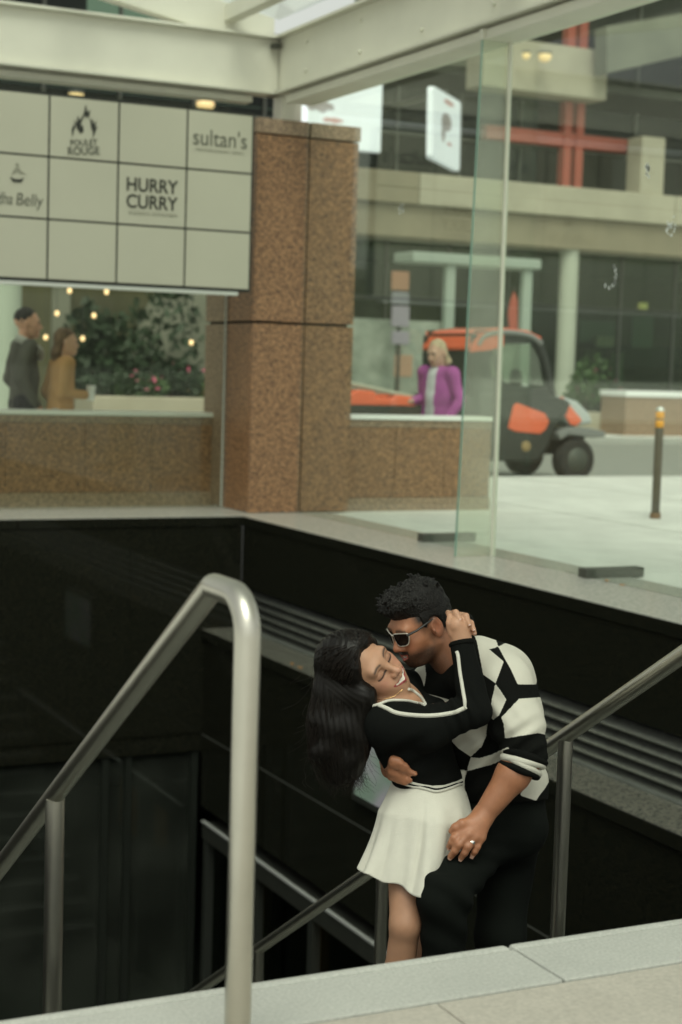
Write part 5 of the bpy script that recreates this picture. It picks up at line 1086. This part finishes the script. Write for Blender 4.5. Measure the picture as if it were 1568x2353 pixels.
ribbon(sk_h, .0042, 'hem_trim', .003, 5, tree_k); ribbon([(x, y-8) for x, y in sk_h], .0040, 'hem_trim', .003, 5, tree_k); ribbon([(x, y-4) for x, y in sk_h], .0032, 'hem_trim', .0035, 5, tree_k, knb)
p = drape(tree_b, [(868, 1608), (885, 1606), (905, 1600), (918, 1590), (925, 1584)], .0012, 5)
if len(p) > 3: MB().tube(p, .0007, 6).build('necklace', mat('gold', (.75, .50, .22), .25, 1.0), None, label='thin gold chain round the neck of the long-haired woman', cat='necklace')
shoe_w = mat('white_shoe', (.6, .6, .56), .5)
for a in (waR, waL):
    d = nrmz(cdir(.8, 0, -.6)*(1, 1, 0)); vsn = Vol(a-.22, a+.22, .009); b0 = a-(0, 0, .05); vsn.etube(b0-d*.03, b0+d*.15, np.cross(d, (0, 0, 1)), (.038, .034), (.040, .026)); vsn.plane(a-(0, 0, .08), (0, 0, -1)); vs2, fs2 = vsn.surf(); sdf_obj('shoe', vs2, fs2, shoe_w, woman)
# hair: core and strands
path = [hw.p(-.03, 0, .07), J(800, 1520, 4.905), J(783, 1590, 4.885), J(776, 1660, 4.88), J(776, 1725, 4.885), J(788, 1780, 4.89)]
lo, hi = bounds(path+[hw.o], .15)
vh = Vol(lo, hi, .0046)
vh.ell(hw.p(-.013, 0, .036), V3((.108, .0865, .102))*SCW, hw.R, 0); vh.ell(hw.p(-.005, 0, .07), V3((.090, .076, .080))*SCW, hw.R, .02)
nrm_p = nrmz(Fw*.80-Uw*.60); vh.plane(hw.p(.060, 0, .074), nrm_p, .010)
vh.cap(hw.p(.058, .030, .085), hw.p(.000, .085, .02), .020, .024, .02); vh.cap(hw.p(.050, -.050, .075), hw.p(.010, -.085, .0), .020, .026, .02)
rad = [(.085, .075), (.080, .062), (.075, .055), (.077, .050), (.070, .045), (.045, .030)]
for i in range(len(path)-1): vh.etube(path[i], path[i+1], camr, rad[i], rad[i+1], .03)
vh.cap(hw.p(-.0, -.088, -.0), J(838, 1600, 4.84), .030, .030, .03); vh.cap(J(838, 1600, 4.84), J(822, 1690, 4.86), .032, .034, .03); vh.cap(J(822, 1690, 4.86), J(818, 1775, 4.88), .034, .020, .03)
v, f = vh.surf(); n_ = normals(v, f); along = (v-hw.o)@nrmz(path[-1]-path[0]); X_, Y_, D_ = proj_px(v)
wv = .0012*np.sin(X_*.45+4*np.sin(Y_*.017))+.0008*np.sin(X_*1.1+3*np.sin(Y_*.03))+.006*np.sin(Y_*.06+X_*.05)*soft(Y_, 1620, 1750)
lch = hw.loc(v); hz = (lch[:, 2] > .0) & (np.linalg.norm(lch, axis=1) < .14); wv = np.where(hz, .0005*np.sin(lch[:, 1]*420+9*np.sin(lch[:, 0]*30)), wv)
hair = sdf_obj('hair', v+n_*wv[:, None], f, hair_m, wbody)
tree_h = bvh(v, f)
st = MB(); ctrl = np.array(path); NS = 2600
for i in range(NS):
    # scalp start: on the hair cap, parted in the middle
    d = RNG.normal(size=3); d[2] = abs(d[2])*.8+.35; d /= np.linalg.norm(d); s0 = np.array([-.008, 0, .04])+d*np.array([.109, .0885, .109])
    if .80*(s0[0]-.060)-.60*(s0[2]-.074) > .004: continue
    sgn = np.sign(s0[1]) or 1
    a = RNG.uniform(0, 2*math.pi); q = RNG.uniform(.72, 1.06); ex = RNG.normal(scale=.012)
    pts = [hw.p(*s0)]
    s1 = s0+np.array([-.045, .014*sgn, -.030]); rr_ = np.array([.1105, .0905, .1105]); c0_ = np.array([-.008, 0, .04]); s1 = c0_+(s1-c0_)/np.linalg.norm((s1-c0_)/rr_)*1.02
    pts.append(hw.p(*s1)); last = RNG.uniform(.55, 1.0); ph = RNG.uniform(0, 6.28); wam = RNG.uniform(.004, .012)
    for k in range(1, len(ctrl)):
        if k/(len(ctrl)-1) > last+.2: break
        r0 = rad[k]; g_ = k/(len(ctrl)-1)
        off = camr*(math.cos(a)*r0[0]*q+wam*math.sin(k*2.1+ph)*g_*1.6+ex*g_)+Fz*(math.sin(a)*r0[1]*q+wam*math.cos(k*1.7+ph)*g_)+camd*RNG.normal(scale=.014)*g_
        pts.append(ctrl[k]+off)
    if len(pts) < 4: continue
    end = pts[-1]+(pts[-1]-pts[-2])*RNG.uniform(.15, .55)+camr*RNG.normal(scale=.018)-camd*RNG.uniform(0, .02); pts.append(end)
    sp_ = smoothpath(pts, 5); r_ = RNG.uniform(.0004, .0009); n1 = len(sp_)
    st.tube(sp_, [r_*(1-.75*(j/(n1-1))**2) for j in range(n1)], 3, cap=False)
for i in range(60):    # flyaways along the outline
    px_ = RNG.choice([716, 714, 720, 728, 840, 838, 842]); py_ = RNG.uniform(1520, 1800); p0_ = J(px_+RNG.normal()*8, py_, 4.87); d = camd*.03+camr*RNG.normal()*.02*(1 if px_ > 780 else -1)*.8; p1_ = p0_+d+Fz*RNG.normal()*.01; p2_ = p1_+d*.6+camr*RNG.normal()*.016
    st.tube(smoothpath([p0_, p1_, p2_], 4), .00035, 3, cap=False)
hs_ = st.mesh('strands', rootloc(woman)); oh = obj('strands', hs_, mat('hair_strand', (.014, .010, .007), .42, spec=.3), hair, kind='stuff')
for p in hs_.polygons: p.use_smooth = True
# ================================================================== passers-by
def passer(label, base, face, H, skin, hairc, coat, trou, shirt=None, long_hair=False, arm=0, coat_len=.50, lean=0, head_yaw=0, head_down=0):
    base = V3(base); f_ = nrmz((*face, 0)); u_ = np.array([0, 0, 1.0]); l_ = np.cross(u_, f_); k = H/1.75
    P = lambda f1, l1, u1: base+k*(f_*f1+l_*l1+u_*u1)
    t = thing('person', label, 'person', tuple(base))
    hf = nrmz(f_*math.cos(head_yaw)+l_*math.sin(head_yaw)-u_*head_down); hu = nrmz(u_-hf*(u_@hf)); fr = Frame(hf, np.cross(hu, hf), hu, P(.03+lean, 0, 1.625), k*1.10)
    lo, hi = bounds([P(-.4, -.4, 0), P(.4, .4, 1.8), P(-.4, .4, 0), P(.4, -.4, 0)], .02)
    sh = [P(lean, s_*.19, 1.42) for s_ in (-1, 1)]; el = [P(-.10+lean*.5, -.25, 1.14), P(-.06, .25, 1.14)]; wr = [P(.06, -.22, .92), P(.10, .22, .92)]
    if arm: el[arm > 0] = P(-.05, arm*.23, 1.14); wr[arm > 0] = P(.20, arm*.16, 1.12)
    hip = [P(-.01, s_*.09, .92) for s_ in (-1, 1)]; kn = [P(.10, -.10, .50), P(-.02, .10, .50)]; an = [P(.16, -.10, .08), P(-.22, .10, .11)]
    vb = Vol(lo, hi, .022, [(fr.o-.15*k, fr.o+.14*k, .008)])
    vb.etube(P(lean, 0, 1.40), P(0, 0, .95), l_, (.15*k, .09*k), (.14*k, .10*k)); vb.cap(fr.p(-.02, 0, -.05), P(lean, 0, 1.42), .052*k, .06*k)
    head_sdf(vb, fr, not long_hair)
    for a, b, c in zip(sh, el, wr): vb.cap(a, b, .05*k, .042*k); vb.cap(b, c, .04*k, .03*k); vb.cap(c, c+(c-b)*.38, .034*k, .022*k)
    for a, b, c in zip(hip, kn, an): vb.cap(a, b, .08*k, .056*k); vb.cap(b, c, .052*k, .036*k); vb.cap(c, c+f_*.14*k-u_*.03*k, .04*k, .032*k)
    v, f = vb.surf(); col = np.tile(skin, (len(v), 1)); lc = fr.loc(v); hd = np.linalg.norm(lc, axis=1) < .2
    col = mixc(col, (hd & (np.abs(lc[:, 2]+.066) < .008) & (np.abs(lc[:, 1]) < .024) & (lc[:, 0] > .07)).astype(float), (.32, .09, .07)); col = mixc(col, (hd & (np.abs(lc[:, 2]-.012) < .010) & (np.abs(np.abs(lc[:, 1])-.032) < .018) & (lc[:, 0] > .055)).astype(float)*.8, (.05, .035, .03))
    feet = v[:, 2] < base[2]+.12*k; col = mixc(col, feet.astype(float), (.03, .03, .03)); bo = sdf_obj('body', v, f, skin_m, t, col)
    vc = Vol(lo, hi, .013); vc.etube(P(lean, 0, 1.38), P(.01, 0, 1.15), l_, (.175*k, .115*k), (.165*k, .118*k), .04); vc.etube(P(.01, 0, 1.15), P(0, 0, 1.40-coat_len), l_, (.165*k, .118*k), (.185*k, .13*k), .04)
    for a, b, c in zip(sh, el, wr): vc.cap(P(lean, 0, 1.41), a, .07*k, .072*k, .03); vc.cap(a, b, .070*k, .058*k, .03); vc.cap(b, c, .058*k, .044*k, .02)
    v, f = vc.surf(); n_ = normals(v, f); v = v+n_*(.008*vnoise(v, 22))[:, None]; col = np.tile(coat, (len(v), 1))*(1+.12*vnoise(v, 16)[:, None])
    if shirt is not None:
        q = (v-base)@np.array([f_, l_, u_]).T/k; col = mixc(col, ((q[:, 0] > .06) & (np.abs(q[:, 1]) < .055) & (q[:, 2] > .85)).astype(float), shirt)
    sdf_obj('coat', v, f, cloth_m, t, col)
    vt = Vol(lo, hi, .016); vt.etube(P(0, 0, 1.02), P(0, 0, .90), l_, (.155*k, .11*k), (.17*k, .12*k))
    for a, b, c in zip(hip, kn, an): vt.cap(a, b, .098*k, .072*k, .03); vt.cap(b, c, .07*k, .056*k, .02)
    v, f = vt.surf(); sdf_obj('trousers', v, f, cloth_m, t, np.tile(trou, (len(v), 1)))
    vh = Vol(fr.o-.24*k-(0, 0, .3*k*long_hair), fr.o+.2*k, .009); vh.ell(fr.p(-.016, 0, .045), V3((.104, .084, .098))*k, fr.R, 0); vh.plane(fr.p(.050, 0, .070), nrmz(fr.R[0]*.78-fr.R[2]*.62), .008)
    if long_hair: vh.etube(fr.p(-.05, 0, .02), fr.p(-.085, 0, -.10), fr.R[1], (.075*k, .05*k), (.085*k, .045*k), .03); vh.etube(fr.p(-.085, 0, -.10), fr.p(-.09, 0, -.10-.2*(long_hair-.3)), fr.R[1], (.085*k, .045*k), (.06*k, .03*k), .03)
    else: vh.plane(fr.p(-.06, 0, -.045), nrmz(-fr.R[2]+.6*fr.R[0]), .006)
    v, f = vh.surf(); n_ = normals(v, f); v = v+n_*(.004*vnoise(v, 120))[:, None]; sdf_obj('hair', v, f, hair_v, bo, np.tile(hairc, (len(v), 1))*(1+.3*vnoise(v, 60)[:, None]))
    return t, fr, P
bp = J(56, 700, 15.5); mt, mfr, mP = passer('man in a grey coat walking behind the low wall with the string lights', (bp[0], bp[1], -.06), (1, 0), 1.86, (.68, .38, .26), (.030, .028, .026), (.11, .108, .095), (.03, .03, .035), shirt=(.4, .42, .44), coat_len=.62, head_yaw=-.25)
vc_ = MB().tube(smoothpath([mP(-.10, -.12, 1.50), mP(-.02, -.16, 1.46), mP(.10, -.12, 1.40), mP(.14, -.02, 1.33), mP(.12, .1, 1.40)], 6), [.035*1.1]*25, 10).build('scarf', mat('pale_scarf', (.50, .51, .48), .9), mt, smooth=True)
bp = J(141, 700, 15.35); wt_, wfr, wP = passer('woman in a tan jacket walking behind the low wall holding a white cup', (bp[0], bp[1], -.06), (1, 0), 1.68, (.66, .40, .28), (.16, .10, .058), (.52, .30, .14), (.36, .39, .42), long_hair=.8, arm=-1, coat_len=.48, lean=.02, head_yaw=-.1)
c = wP(.265, -.16, 1.14); cp = thing('cup', 'white takeaway cup held by the woman in the tan jacket', 'cup', tuple(c))
MB().lathe([(.030, -.07), (.042, .05)], c, n=16).build('cup_body', white_m, cp, smooth=True); MB().lathe([(.044, .051), (.044, .062), (.036, .072)], c, n=16).build('lid', white_m, cp)
bp = J(1010, 790, 16.6); passer('woman with short blond hair and a purple jacket behind the low wall by the fin', (bp[0], bp[1], -.06), (-.93, -.36), 1.70, (.52, .33, .24), (.46, .38, .25), (.36, .10, .31), (.05, .05, .06), shirt=(.55, .57, .58), long_hair=.35, arm=-1, coat_len=.5, head_down=.25)
